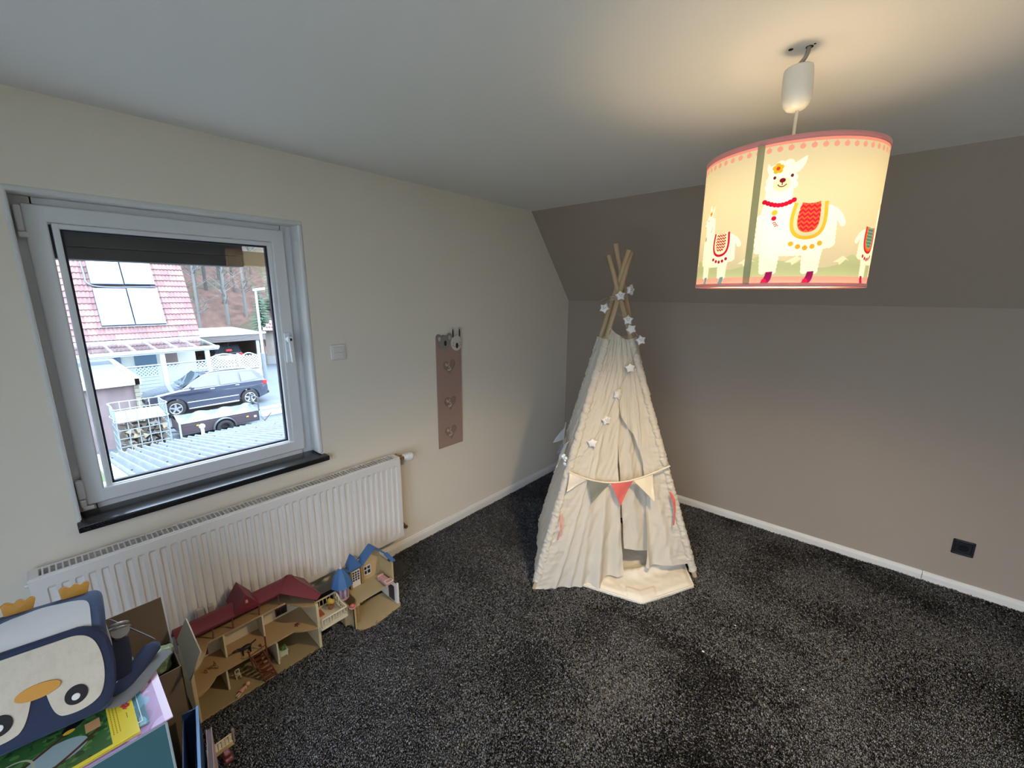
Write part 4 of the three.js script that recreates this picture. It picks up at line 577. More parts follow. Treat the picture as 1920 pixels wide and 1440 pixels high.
// ---------- box of books with the penguin rucksack on top, cardboard box and folders beside it ----------
{
  const teal = M(lin(0.03, 0.10, 0.12), 0.7, { bumpMap: plasterBump, bumpScale: 0.0004 }), paper = M(lin(0.62, 0.57, 0.47), 0.85);
  const t = thing('storage_box', 'dark teal cardboard storage box full of picture books', 'box', [0, 0, 0]);
  const x0 = 0.615, x1 = 0.888, z0 = 3.127, z1 = 3.52, h = 0.548;
  part('side', span(x1 - 0.004, x1, 0.004, h, z0, z1, 0.0015), teal, t); part('side', span(x0, x0 + 0.004, 0.004, h, z0, z1, 0.0015), teal, t);
  part('side', span(x0, x1, 0.004, h, z0, z0 + 0.004, 0.0015), teal, t); part('side', span(x0, x1, 0.004, h, z1 - 0.004, z1, 0.0015), teal, t);
  part('bottom', span(x0, x1, 0.004, 0.01, z0, z1), teal, t);
  part('edge_trim', [span(x1 - 0.001, x1 + 0.0015, 0.01, h, z0 - 0.0015, z0 + 0.004, 0.001), span(x1 - 0.004, x1 + 0.0015, h - 0.003, h + 0.002, z0, z1, 0.001)], M(lin(0.28, 0.33, 0.33), 0.6), t);
  // books: a cover and a block of pages each
  const bookOf = (name, label, w, d, th, cover, pos, turn, map, tilt = 0) => {
    const b = thing(name, label, 'book', pos, 'picture books on the teal box', turn); b.rotation.z = tilt;
    part('pages', bx(w - 0.008, th - 0.003, d - 0.006, -0.001, th / 2, 0), paper, b);
    const cm = map ? P(0xffffff, 0.25, { map }) : cover;
    part('back_cover', rb(w, 0.0015, d, 0.0006, 0, 0.0008, 0), cover, b);
    const g = rb(w, 0.0015, d, 0.0006, 0, th - 0.0008, 0); { const p = g.attributes.position, uv = g.attributes.uv; for (let i = 0; i < p.count; i++) uv.setXY(i, 0.5 - p.getZ(i) / d, 0.5 - p.getX(i) / w); }
    part('front_cover', g, cm, b); part('spine', rb(0.0015, th, d, 0.0006, -w / 2 + 0.0008, th / 2, 0), cover, b);
    return b;
  };
  const yel = M(lin(0.62, 0.5, 0.06), 0.4);
  // a pile below the rim carries the top books
  const under = [[M(lin(0.10, 0.07, 0.03), 0.5), 0.0], [M(lin(0.45, 0.34, 0.05), 0.4), 0.008]];
  let y = 0.012; const pileCols = [[0.3, 0.06, 0.06], [0.06, 0.16, 0.3], [0.5, 0.45, 0.35], [0.08, 0.2, 0.1], [0.4, 0.2, 0.05], [0.35, 0.35, 0.4]];
  const place0 = ['lowest', 'second', 'third', 'fourth', 'fifth', 'sixth'];
  for (let k = 0; k < 6; k++) { bookOf('picture_book', `thick picture book inside the teal box, ${place0[k]} from the bottom`, 0.26, 0.36, 0.086, M(lin(...pileCols[k]), 0.5), [0.752, y, 3.322], 0); y += 0.0865; }
  bookOf('picture_book', 'yellow edged picture book lying under the penguin rucksack rim', 0.26, 0.34, 0.012, yel, [0.7515, 0.5325, 3.315], 0.0);
  bookOf('picture_book', 'brown patterned picture book just under the purple one', 0.262, 0.34, 0.012, M(lin(0.13, 0.09, 0.05), 0.5), [0.752, 0.545, 3.305], 0.02);
  const art = canvasMap(512, 512, (c, w, h) => { // u runs to the right (-z), v up the cover
    c.fillStyle = '#2f5a2c'; c.fillRect(0, 0, w, h); const g = ['#3f6b35', '#23421f', '#4f7a3a', '#365a2a'];
    for (let i = 0; i < 260; i++) { c.fillStyle = g[i % 4]; c.beginPath(); c.ellipse(rnd() * w, rnd() * h, 8 + rnd() * 26, 5 + rnd() * 12, rnd() * 3, 0, 7); c.fill(); }
    c.fillStyle = '#8fa5ac'; c.beginPath(); c.ellipse(250, 330, 100, 80, 0.2, 0, 7); c.fill();
    c.strokeStyle = '#4a2f1c'; c.lineWidth = 16; c.beginPath(); c.moveTo(120, 320); c.quadraticCurveTo(260, 230, 330, 180); c.stroke(); c.beginPath(); c.moveTo(150, 470); c.quadraticCurveTo(300, 400, 390, 300); c.stroke();
    c.strokeStyle = '#a9ab93'; c.lineWidth = 9; c.beginPath(); c.ellipse(95, 340, 85, 120, 0.3, 0, 7); c.stroke(); c.fillStyle = '#1d3a1e'; c.beginPath(); c.ellipse(80, 330, 50, 70, 0.2, 0, 7); c.fill();
    c.fillStyle = '#151512'; c.beginPath(); c.ellipse(310, 170, 42, 26, -0.6, 0, 7); c.fill(); c.beginPath(); c.ellipse(360, 110, 26, 18, -0.6, 0, 7); c.fill(); c.fillStyle = '#e0b23a'; c.beginPath(); c.ellipse(295, 205, 20, 15, 0, 0, 7); c.fill(); c.fillStyle = '#b98e66'; c.fillRect(345, 215, 50, 80);
    c.fillStyle = '#d9c63c'; c.fillRect(420, 0, 92, h); c.fillRect(0, 490, w, 30);
    c.fillStyle = '#8f7a24'; for (let k = 0; k < 3; k++) for (let i = 0; i < 22; i++) c.fillRect(428 + k * 11, 60 + i * 17, 3.4, 12); c.fillRect(472, 70, 3, 90); c.fillRect(482, 300, 3, 50);
    c.fillStyle = '#b23a48'; for (let i = 0; i < 26; i++) { c.beginPath(); c.ellipse(474 + rnd() * 22, 196 + rnd() * 72, 3 + rnd() * 4, 4 + rnd() * 5, rnd() * 3, 0, 7); c.fill(); }
  });
  bookOf('picture_book', 'glossy yellow and green nature picture book under the penguin rucksack', 0.21, 0.27, 0.007, yel, [0.79, 0.5645, 3.311], 0.0, art);
  const blueArt = canvasMap(256, 256, (c, w, h) => { c.fillStyle = '#5b96ad'; c.fillRect(0, 0, w, h); for (let i = 0; i < 60; i++) { c.fillStyle = ['#7fb6cc', '#3d7384', '#93c7d6', '#48818f'][i % 4]; c.beginPath(); c.ellipse(rnd() * w, rnd() * h, 10 + rnd() * 30, 6 + rnd() * 14, rnd() * 3, 0, 7); c.fill(); } c.strokeStyle = '#dff0f5'; c.lineWidth = 4; c.strokeRect(10, -20, 222, 260); });
  bookOf('picture_book', 'light blue picture book between the yellow and purple ones', 0.255, 0.12, 0.0035, M(lin(0.3, 0.5, 0.6), 0.4), [0.745, 0.5605, 3.216], 0.0, blueArt);
  const purpleArt = canvasMap(256, 256, (c, w, h) => { c.fillStyle = '#a784b4'; c.fillRect(0, 0, w, h); c.fillStyle = '#4a1c50'; c.fillRect(150, 0, 60, 90); for (let i = 0; i < 40; i++) { c.fillStyle = ['#b692c4', '#9a77a8', '#c0a5cf', '#a97fa9'][i % 4]; c.beginPath(); c.ellipse(rnd() * w, 90 + rnd() * 170, 8 + rnd() * 20, 6 + rnd() * 10, rnd() * 3, 0, 7); c.fill(); } c.fillStyle = '#8fb3cf'; c.beginPath(); c.ellipse(196, 150, 26, 22, 0, 0, 7); c.fill(); c.fillStyle = '#e3d9e6'; c.beginPath(); c.ellipse(205, 98, 26, 14, -0.3, 0, 7); c.fill(); c.fillStyle = '#52405c'; c.beginPath(); c.arc(210, 97, 5, 0, 7); c.fill(); c.fillStyle = '#d9c4de'; c.fillRect(238, 0, 18, h); });
  bookOf('picture_book', 'purple picture book at the right edge of the teal box', 0.262, 0.23, 0.004, M(lin(0.5, 0.32, 0.55), 0.4), [0.765, 0.5565, 3.229], 0.0, purpleArt);

  // penguin rucksack, standing on its head: local x to the right, y up, z to the front
  const bag = thing('penguin_rucksack', 'navy and white penguin rucksack upside down on the teal book box', 'rucksack', [0.75, 0.595, 3.33], null, Math.PI / 2);
  bag.rotation.order = 'YXZ'; bag.rotation.x = -0.42; bag.rotation.z = -0.1;
  const felt = noiseMap(128, (u, v) => 0.5 + 0.5 * (rnd() - 0.5) + 0.2 * tile(u, v, 12), 10, 10);
  const navy = M(lin(0.018, 0.026, 0.062), 0.9, { bumpMap: felt, bumpScale: 0.0006 }), denim = M(lin(0.06, 0.09, 0.17), 0.9, { bumpMap: felt, bumpScale: 0.0006 });
  const grime = noiseMap(256, (u, v) => { const k = 0.93 - 0.10 * Math.max(0, tile(u, v, 7)) - 0.05 * Math.max(0, tile(u, v, 24)); return [k, k * 0.985, k * 0.95]; }, 6, 6, true);
  const white = M(lin(0.62, 0.57, 0.50), 0.95, { map: grime, bumpMap: felt, bumpScale: 0.0005 }), gold = M(lin(0.5, 0.24, 0.03), 0.6, { bumpMap: felt, bumpScale: 0.0006 });
  const side = new THREE.Shape(); side.moveTo(-0.12, 0.006); side.lineTo(0.0, 0.004); side.quadraticCurveTo(0.004, 0.004, 0.004, 0.02); side.lineTo(0.0, 0.19); side.quadraticCurveTo(-0.006, 0.225, -0.045, 0.243); side.quadraticCurveTo(-0.085, 0.256, -0.12, 0.252); side.quadraticCurveTo(-0.132, 0.25, -0.132, 0.235); side.lineTo(-0.13, 0.02); side.closePath();
  const body = ex(side, 0.206, 0.02, 5, 10).rotateY(-Math.PI / 2).translate(0.103, 0.004, 0); { const p = body.attributes.position; for (let i = 0; i < p.count; i++) { const x = p.getX(i), z = p.getZ(i); p.setX(i, -x); p.setZ(i, -(-z)); } const a = p.array; for (let i = 0; i < p.count; i += 3) for (let c = 0; c < 3; c++) { const q = a[(i + 1) * 3 + c]; a[(i + 1) * 3 + c] = a[(i + 2) * 3 + c]; a[(i + 2) * 3 + c] = q; } body.computeVertexNormals(); }
  part('body', smooth(mergeVertices(body), 0.9), denim, bag);
  // face pocket with rounded outline
  const fp = new THREE.Shape(); fp.moveTo(-0.085, 0); fp.lineTo(0.085, 0); fp.bezierCurveTo(0.118, 0, 0.125, 0.03, 0.125, 0.08); fp.bezierCurveTo(0.125, 0.14, 0.115, 0.19, 0.07, 0.196); fp.lineTo(-0.07, 0.196); fp.bezierCurveTo(-0.115, 0.19, -0.125, 0.14, -0.125, 0.08); fp.bezierCurveTo(-0.125, 0.03, -0.118, 0, -0.085, 0);
  const bulge = (x, y) => 0.012 * (1 - (x / 0.125) ** 2) * (1 - ((y - 0.09) / 0.12) ** 2);
  part('face_pocket', smooth(ex(fp, 0.024, 0.008, 4, 14).translate(0, 0.004, 0.002), 0.9), navy, bag);
  const onFace = (shape, z0, th, div) => { const g = ex(shape, th, 0.0006, 1, 24); return g.translate(0, 0.004, z0); };
  const fc = new THREE.Shape(); fc.moveTo(-0.012, 0.082); fc.bezierCurveTo(-0.018, 0.05, -0.022, 0.03, -0.034, 0.02); fc.bezierCurveTo(-0.05, 0.012, -0.085, 0.012, -0.1, 0.03); fc.bezierCurveTo(-0.116, 0.055, -0.114, 0.12, -0.1, 0.155); fc.bezierCurveTo(-0.09, 0.18, -0.072, 0.188, -0.05, 0.188); fc.lineTo(0.05, 0.188); fc.bezierCurveTo(0.072, 0.188, 0.09, 0.18, 0.1, 0.155); fc.bezierCurveTo(0.114, 0.12, 0.116, 0.055, 0.1, 0.03); fc.bezierCurveTo(0.085, 0.012, 0.05, 0.012, 0.034, 0.02); fc.bezierCurveTo(0.022, 0.03, 0.018, 0.05, 0.012, 0.082); fc.closePath();
  part('face', onFace(fc, 0.0345, 0.0015), white, bag, 'off-white felt face');
  const ell = (x, y, a, b, r = 0) => { const s = new THREE.Shape(); s.absellipse(x, y, a, b, 0, Math.PI * 2, false, r); return s; };
  part('beak', [onFace(ell(0, 0.094, 0.036, 0.0155), 0.0365, 0.003)], gold, bag, 'orange felt beak');
  for (const s of [-1, 1]) { const e = part('eye', onFace(ell(s * 0.06, 0.053, 0.0195, 0.0205), 0.0365, 0.002), M(lin(0.008, 0.008, 0.009), 0.8), bag); part('pupil', onFace(ell(s * 0.06 - 0.001, 0.049, 0.0068, 0.0068), 0.0388, 0.001), M(lin(0.68, 0.66, 0.62), 0.8), e); }
  // belly panel lying over the top of the body
  const pathT = [[0.026, 0.19], [0.02, 0.206], [0.008, 0.232], [-0.02, 0.257], [-0.05, 0.2705]];
  const curve = new THREE.CatmullRomCurve3(pathT.map(([z, y]) => V(0, y + 0.0015, z)));
  part('belly', grid(30, 20, (u, v) => { const q = curve.getPoint(v), hw = 0.084 * Math.sqrt(Math.max(0.0, 1 - Math.max(0, (v - 0.45) / 0.56) ** 4)); q.x = 0.012 + (u - 0.5) * 2 * hw; q.y += 0.002 * (1 - (2 * u - 1) ** 2); return q; }), M(lin(0.62, 0.62, 0.62), 0.9, { side: THREE.DoubleSide, bumpMap: felt, bumpScale: 0.0005 }), bag, 'white felt belly');
  const foot = new THREE.Shape(); foot.moveTo(-0.02, 0); foot.lineTo(0.02, 0); foot.lineTo(0.027, 0.032); foot.quadraticCurveTo(0.024, 0.04, 0.018, 0.034); foot.quadraticCurveTo(0.013, 0.028, 0.008, 0.034); foot.quadraticCurveTo(0.003, 0.042, -0.002, 0.034); foot.quadraticCurveTo(-0.007, 0.028, -0.012, 0.034); foot.quadraticCurveTo(-0.02, 0.042, -0.026, 0.034); foot.closePath();
  for (const s of [-1, 1]) { const f = part('foot', smooth(ex(foot, 0.006, 0.003, 3, 8), 0.9), gold, bag, 'gold shiny felt foot'); f.position.set(0.02 + s * 0.05, 0.27, -0.1); f.rotation.x = 0.25; }
  part('zip', tube([V(-0.128, 0.06, -0.02), V(-0.126, 0.16, -0.02), V(-0.1, 0.235, -0.03), V(0, 0.262, -0.035), V(0.1, 0.235, -0.03), V(0.126, 0.16, -0.02), V(0.128, 0.06, -0.02)], 0.0026, 60, 6), M(lin(0.45, 0.44, 0.42), 0.5), bag);
  const strapM = M(lin(0.022, 0.034, 0.085), 0.9, { bumpMap: felt, bumpScale: 0.0006 }), meshM = M(lin(0.2, 0.2, 0.21), 0.9, { bumpMap: felt, bumpScale: 0.001 });
  const belt = (pts, w, th) => { const c = new THREE.CatmullRomCurve3(pts); return grid(14, 36, (u, v) => { const q = c.getPoint(v), a = u * Math.PI * 2, d = c.getTangent(v), up = V(0, 1, 0.3).normalize(), s = V().crossVectors(d, up).normalize(), n = V().crossVectors(s, d), e = Math.min(1, Math.min(v, 1 - v) * 9) ** 0.5; return q.addScaledVector(s, Math.cos(a) * w / 2 * e).addScaledVector(n, Math.sin(a) * th / 2 * e); }); };
  part('shoulder_strap', belt([V(0.115, -0.02, -0.02), V(0.15, 0.01, -0.06), V(0.19, 0.045, -0.10), V(0.228, 0.075, -0.14)], 0.05, 0.028), strapM, bag, 'padded navy shoulder strap');
  part('strap_lining', belt([V(0.115, -0.012, 0.02), V(0.16, 0.0, -0.03), V(0.21, 0.03, -0.085), V(0.25, 0.04, -0.14)], 0.055, 0.008), meshM, bag, 'grey mesh strap lining');
  part('side_pocket', [belt([V(0.128, 0.03, -0.05), V(0.131, 0.07, -0.055), V(0.131, 0.11, -0.06), V(0.128, 0.15, -0.06)], 0.075, 0.016)], navy, bag);
  part('buckle', [new THREE.TorusGeometry(0.022, 0.004, 8, 24).rotateX(1.2).translate(0.145, 0.168, -0.05), new THREE.TorusGeometry(0.022, 0.003, 8, 24).rotateX(1.2).translate(0.149, 0.156, -0.06), cyl(0.02, 0.02, 0.03, 0.15, 0.15, -0.055, 18, 1.2)], P(lin(0.3, 0.29, 0.28), 0.25, { metalness: 0.4 }), bag);
  part('webbing', belt([V(0.13, 0.19, -0.09), V(0.165, 0.15, -0.12), V(0.2, 0.11, -0.15), V(0.23, 0.075, -0.175)], 0.02, 0.004), M(lin(0.3, 0.31, 0.33), 0.8), bag);

  // open cardboard box behind
  const card = M(lin(0.19, 0.14, 0.095), 0.85, { bumpMap: felt, bumpScale: 0.0005 }), cardIn = M(lin(0.32, 0.26, 0.18), 0.85);
  const c = thing('cardboard_box', 'open brown cardboard box with raised flaps beside the doll house', 'box', [0, 0, 0]);
  const a0 = 0.40, a1 = 0.56, b0 = 3.045, b1 = 3.40, ch = 0.43;
  part('side', span(a1 - 0.004, a1, 0.004, ch, b0, b1, 0.001), card, c); part('side', span(a0, a0 + 0.004, 0.004, ch, b0, b1, 0.001), card, c); part('side', span(a0, a1, 0.004, ch, b0, b0 + 0.004, 0.001), card, c); part('side', span(a0, a1, 0.004, ch, b1 - 0.004, b1, 0.001), card, c); part('bottom', span(a0, a1, 0.004, 0.008, b0, b1), card, c);
  part('flap', [beam(V(a0 + 0.002, ch, 3.13), V(a0 - 0.03, 0.585, 3.13), 0.17, 0.004)], card, c);
  part('flap', slab(V(0.43, 0.438, 3.031), V(0.446, 0.513, 3.0), V(0.605, 0.478, 2.999), V(0.61, 0.40, 3.038), 0.004), M(lin(0.36, 0.31, 0.23), 0.85, { side: THREE.DoubleSide }), c);
  const crumple = (n, r, sd) => { const g = new THREE.IcosahedronGeometry(r, n), p = g.attributes.position; for (let i = 0; i < p.count; i++) { const q = V().fromBufferAttribute(p, i), k = 1 + 0.45 * N(q.x * 30 + sd, q.y * 30, q.z * 30) + 0.2 * N(q.x * 80, q.y * 80 + sd, q.z * 80); q.multiplyScalar(k); p.setXYZ(i, q.x, q.y, q.z); } g.computeVertexNormals(); return g; };
  single('paper_scrap', crumple(5, 0.042, 3).scale(0.9, 1.1, 1.1).translate(0.475, 0.43, 3.10), P(lin(0.28, 0.38, 0.24), 0.35), 'crumpled pale green paper packaging in the cardboard box', 'paper');
  single('plastic_bag', crumple(5, 0.04, 9).scale(1.0, 0.8, 1.1).translate(0.5, 0.49, 3.19), P(lin(0.5, 0.5, 0.5), 0.3), 'crumpled whitish plastic bag sticking out of the cardboard box', 'bag');

  // standing folders
  const bf = thing('folder', 'blue cardboard folder standing on edge beside the teal box', 'folder', [0.619, 0, 3.034], null, -0.2);
  const bl = M(lin(0.018, 0.05, 0.14), 0.5);
  part('cover', span(0, 0.27, 0.012, 0.298, -0.002, 0.0015, 0.001), bl, bf); part('cover', span(0, 0.27, 0.012, 0.285, 0.036, 0.0395, 0.001), bl, bf); part('spine', span(-0.004, 0.001, 0.012, 0.298, -0.002, 0.0395, 0.001), bl, bf); part('bottom', span(0, 0.27, 0.012, 0.016, 0, 0.039), bl, bf); part('edge_trim', span(-0.004, 0.272, 0.294, 0.303, -0.005, 0.0035, 0.002), M(lin(0.16, 0.34, 0.66), 0.5), bf);
  part('divider', span(0.02, 0.26, 0.012, 0.20, 0.016, 0.018, 0.0008), M(lin(0.04, 0.1, 0.26), 0.5), bf);
  const pk = thing('notebook', 'thin notebook with pink and grey pages leaning against the blue folder', 'notebook', [0, 0, 0]); pk.rotation.y = -0.2; pk.position.set(0.60, 0, 3.012);
  part('pages', span(0, 0.25, 0.012, 0.175, -0.006, 0.006), M(lin(0.42, 0.33, 0.33), 0.8), pk); part('cover', span(-0.002, 0.252, 0.011, 0.178, -0.008, -0.006, 0.0008), M(lin(0.45, 0.33, 0.35), 0.6), pk); part('cover', span(-0.002, 0.252, 0.011, 0.178, 0.006, 0.008, 0.0008), M(lin(0.45, 0.33, 0.35), 0.6), pk);
  for (let i = 0; i < 14; i++) part('page_edge', span(0, 0.25, 0.1745, 0.1762, -0.0056 + i * 0.00085, -0.0053 + i * 0.00085), M(lin(0.2, 0.17, 0.18), 0.8), pk);
}
// ---------- outside ----------
const GY = -3.5, YARD = -2.75;
{
  const asphaltMap = noiseMap(256, (u, v) => { const k = 0.86 + 0.1 * tile(u, v, 12) + 0.1 * (rnd() - 0.5); return [k * 0.95, k, k * 1.04]; }, 0.25, 0.25, true);
  const asphalt = M(lin(0.11, 0.115, 0.12), 0.7, { map: asphaltMap }), grass = M(lin(0.08, 0.10, 0.035), 1, { map: asphaltMap });
  // ground: yard by the house, a short bank, the street, then the wooded slope
  const prof = x => x > -13.4 ? YARD : x > -14.4 ? YARD + (GY - YARD) * (-13.4 - x) : x > -38 ? GY : GY + Math.min(1, (-38 - x) / 6) * 0.9 + Math.max(0, -41 - x) * 0.62;
  const ground = (x0, x1, nx, nz, f, z0 = -70, z1 = 60) => grid(nx, nz, (u, v) => { const x = x0 + (x1 - x0) * u, z = z1 + (z0 - z1) * v; return V(x, f(x, z), z); });
  const street = shade(new THREE.Mesh(metric(ground(-13.4, -38.2, 60, 30, x => prof(x))), asphalt)); street.name = 'street'; street.userData = { kind: 'structure' }; scene.add(street);
  const yard = shade(new THREE.Mesh(metric(ground(60, -13.4, 30, 20, () => YARD)), grass)); yard.name = 'yard'; yard.userData = { kind: 'structure' }; scene.add(yard);
  const litterMap = noiseMap(256, (u, v) => { const a = tile(u, v, 9), b = tile(u, v, 40) + 0.6 * (rnd() - 0.5); const k = 0.78 + 0.25 * b; return a > 0.12 ? [k * 0.86, k * 0.88, k * 0.74] : [k * 0.98, k * 0.85, k * 0.8]; }, 0.06, 0.06, true);
  const hill = shade(new THREE.Mesh(metric(ground(-38, -150, 70, 70, (x, z) => prof(x) + (x < -40 ? 1.2 * N(x * 0.12, z * 0.12, 2) : 0), -130, 90)), M(lin(0.15, 0.115, 0.095), 1, { map: litterMap }))); hill.name = 'hillside'; hill.userData = { kind: 'structure' }; scene.add(hill);

  // corrugated lean-to roof under the window
  const fib = M(lin(0.18, 0.21, 0.235), 0.3, { map: noiseMap(256, (u, v) => { const k = 0.85 + 0.22 * tile(u, v, 10) + 0.1 * tile(u, v, 60); return [k, k, k]; }, 0.5, 0.5, true) });
  const lean = thing('corrugated_roof', 'grey corrugated lean-to roof right below the window', 'roof');
  const zA = -7, zB = 2.63, per = 0.133, slope = x => -1.72 + (x + 9.7) * 0.2004;
  const sheet = (za, zb, dy) => metric(grid(Math.round((zb - za) / per * 10), 6, (u, v) => { const x = -0.42 + (-9.7 + 0.42) * v, z = za + (zb - za) * u; return V(x, slope(x) + dy + 0.046 * Math.sin((z / per) * Math.PI * 2), z); }));
  for (let k = 0; k < 9; k++) { const za = zA + k * per * 8, zb = Math.min(zB, za + per * 8.6); part('sheet', sheet(za, zb, (k % 2) * 0.004), fib, lean); }
  const screw = new THREE.SphereGeometry(0.016, 6, 4); for (let k = 0; k < 11; k++) for (const x of [-8.2, -5.6]) { const z = zB - 0.1 - per * 3 * k; const s = part('screw', screw, M(lin(0.05, 0.055, 0.06), 0.5), lean); s.position.set(x, slope(x) + 0.046, z); }
  part('verge_strip', beam(V(-9.72, slope(-9.72) + 0.02, 2.70), V(-0.5, slope(-0.5) + 0.02, 2.70), 0.16, 0.03), M(lin(0.4, 0.38, 0.33), 0.7), lean);
  for (const z of [2.5, -1, -5]) part('post', span(-9.55, -9.45, YARD, slope(-9.5) - 0.05, z - 0.05, z + 0.05), M(lin(0.2, 0.15, 0.1), 0.8), lean);
  part('eaves_beam', span(-9.6, -9.5, slope(-9.5) - 0.16, slope(-9.5) - 0.03, zA, zB), M(lin(0.2, 0.15, 0.1), 0.8), lean);
  const vp = thing('vent_pipe', 'short white vent pipe with round cap at the eaves of the corrugated roof', 'pipe', [-9.55, slope(-9.55), 0.845]);
  part('pipe', cyl(0.035, 0.035, 0.2, 0, 0.09, 0, 16), M(lin(0.5, 0.5, 0.46), 0.5), vp); part('cap', new THREE.SphereGeometry(0.062, 14, 10).translate(0, 0.22, 0), M(lin(0.55, 0.5, 0.38), 0.5), vp);

  // caged container with split logs
  const galv = M(lin(0.26, 0.3, 0.32), 0.4, { metalness: 0.3 }), cage = thing('wire_cage', 'galvanised wire pallet cage heaped with split firewood', 'cage', [-12.7, YARD, 1.545]);
  const hx = 0.5, hz = 0.52, y0 = 0.14, yT = 1.42, lvl = [0.2, 0.42, 0.64, 0.86, 1.08, 1.42];
  part('pallet', [span(-hx, hx, 0, 0.14, -hz, hz, 0.01)], M(lin(0.2, 0.15, 0.1), 0.9), cage);
  for (const y of lvl) { if (y === 1.42 || y === 1.08) part('rail', tube([V(-hx, y, -hz), V(hx, y, -hz), V(hx, y, hz), V(-hx, y, hz), V(-hx, y, -hz)].flatMap((q, i, a) => i < 4 ? [q, q.clone().lerp(a[i + 1], 0.5)] : [q]), 0.013, 80, 6), galv, cage); else part('rail', [beam(V(-hx, y, -hz), V(hx, y, -hz), 0.02, 0.02), beam(V(-hx, y, hz), V(hx, y, hz), 0.02, 0.02), beam(V(hx, y, -hz), V(hx, y, hz), 0.02, 0.02), beam(V(-hx, y, -hz), V(-hx, y, hz), 0.02, 0.02)], galv, cage); }
  const vb = bx(0.02, yT - y0, 0.02, 0, (yT + y0) / 2, 0); for (let i = 0; i < 6; i++) for (const s of [-1, 1]) { const o = part('bar', vb, galv, cage); o.position.set(s * hx, 0, -hz + i * hz * 2 / 5); if (i < 5) { const q = part('bar', vb, galv, cage); q.position.set(-hx + (i + 0.5) * hx * 2 / 5, 0, s * hz); } }
  const bark = M(lin(0.09, 0.07, 0.055), 0.95), cut = M(lin(0.4, 0.31, 0.2), 0.9), grey = M(lin(0.2, 0.185, 0.17), 0.95);
  const lg = ex(poly([[-0.06, -0.04], [0.07, -0.05], [0.02, 0.07]]), 0.34, 0.004).translate(0, 0, -0.17);
  for (let j = 0; j < 6; j++) for (let i = 0; i < 7; i++) { const o = part(numbered('log'), lg, [bark, grey, cut, bark][Math.floor(rnd() * 4)], scene); o.userData = { label: 'split firewood log stacked inside the wire cage', category: 'log', group: 'logs in the wire cage' }; o.position.set(-12.7 + rr(0.22, 0.27), YARD + 0.22 + j * 0.135 + rr(-0.01, 0.01), 1.545 - 0.42 + i * 0.14); o.rotation.set(rr(-0.1, 0.1), Math.PI / 2 + rr(-0.3, 0.3), rr(0, 6)); }
  const lid = thing('wood_cover', 'white plastic board lying on the firewood inside the wire cage', 'board', [-12.7, YARD + 1.08, 1.545]); part('board', [rb(0.9, 0.05, 0.98, 0.02, 0, 0.03, 0, 0, 0, -0.1)], M(lin(0.42, 0.4, 0.36), 0.6), lid); part('grip_slot', bx(0.09, 0.012, 0.26, 0.12, 0.046, 0.12, 0, 0, -0.1), M(lin(0.25, 0.27, 0.28), 0.6), lid);

  // small trailer with cover
  const tr = thing('trailer', 'small dark trailer with grey tarpaulin behind the corrugated roof', 'trailer', [-16.2, GY, -0.98]);
  const side = M(lin(0.045, 0.03, 0.035), 0.5), tarp = M(lin(0.075, 0.09, 0.105), 0.45, { side: THREE.DoubleSide }), frameM = M(lin(0.05, 0.055, 0.06), 0.5);
  part('side_board', span(0.66, 0.7, 0.28, 0.64, -1.22, 1.22, 0.01), side, tr); part('side_board', span(-0.7, -0.66, 0.28, 0.64, -1.22, 1.22, 0.01), side, tr); part('end_board', span(-0.7, 0.7, 0.28, 0.64, 1.19, 1.22, 0.01), side, tr); part('end_board', span(-0.7, 0.7, 0.28, 0.64, -1.22, -1.19, 0.01), side, tr); part('bed', span(-0.7, 0.7, 0.26, 0.3, -1.22, 1.22), frameM, tr);
  part('tarpaulin', grid(30, 20, (u, v) => V(-0.72 + 1.44 * v, 0.66 + 0.16 * Math.sin(v * Math.PI) * (0.7 + 0.3 * N(u * 4, v * 3)) + 0.07 * Math.sin(u * 20 + v * 5) * Math.sin(v * Math.PI), 1.24 - 2.48 * u)), tarp, tr);
  for (const s of [-1, 1]) { part('wheel', new THREE.TorusGeometry(0.2, 0.085, 10, 26).rotateY(Math.PI / 2).translate(s * 0.78, 0.28, -0.05), M(lin(0.012, 0.012, 0.013), 0.8), tr); part('mudguard', [new THREE.TorusGeometry(0.34, 0.03, 6, 24, Math.PI).scale(1, 1, 3).rotateY(Math.PI / 2).translate(s * 0.78, 0.28, -0.05)], frameM, tr); }
  part('marker_light', rb(0.02, 0.05, 0.08, 0.01, 0.71, 0.52, 0.74), M(lin(0.7, 0.32, 0.04), 0.3), tr); part('marker_light', rb(0.02, 0.05, 0.08, 0.01, 0.71, 0.5, -0.82), M(lin(0.7, 0.32, 0.04), 0.3), tr); part('reflector', rb(0.015, 0.07, 0.09, 0.005, 0.708, 0.46, -1.08), M(lin(0.6, 0.6, 0.58), 0.4), tr);
  part('tail_rack', [beam(V(0.68, 0.64, -1.24), V(0.68, 1.18, -1.24), 0.04, 0.04), beam(V(-0.1, 0.64, -1.24), V(-0.1, 1.18, -1.24), 0.04, 0.04), beam(V(0.68, 1.16, -1.24), V(-0.1, 1.16, -1.24), 0.04, 0.04), beam(V(0.68, 0.9, -1.24), V(-0.1, 0.9, -1.24), 0.04, 0.04)], frameM, tr); part('drawbar', [beam(V(0.4, 0.32, 1.2), V(0, 0.4, 2.1), 0.05, 0.06), beam(V(-0.4, 0.32, 1.2), V(0, 0.4, 2.1), 0.05, 0.06), cyl(0.03, 0.03, 0.4, 0, 0.3, 2.05, 10)], frameM, tr);
  part('corner_post', [beam(V(0.7, 0.0, 1.24), V(0.7, 0.72, 1.24), 0.05, 0.05)], M(lin(0.3, 0.35, 0.38), 0.4), tr);

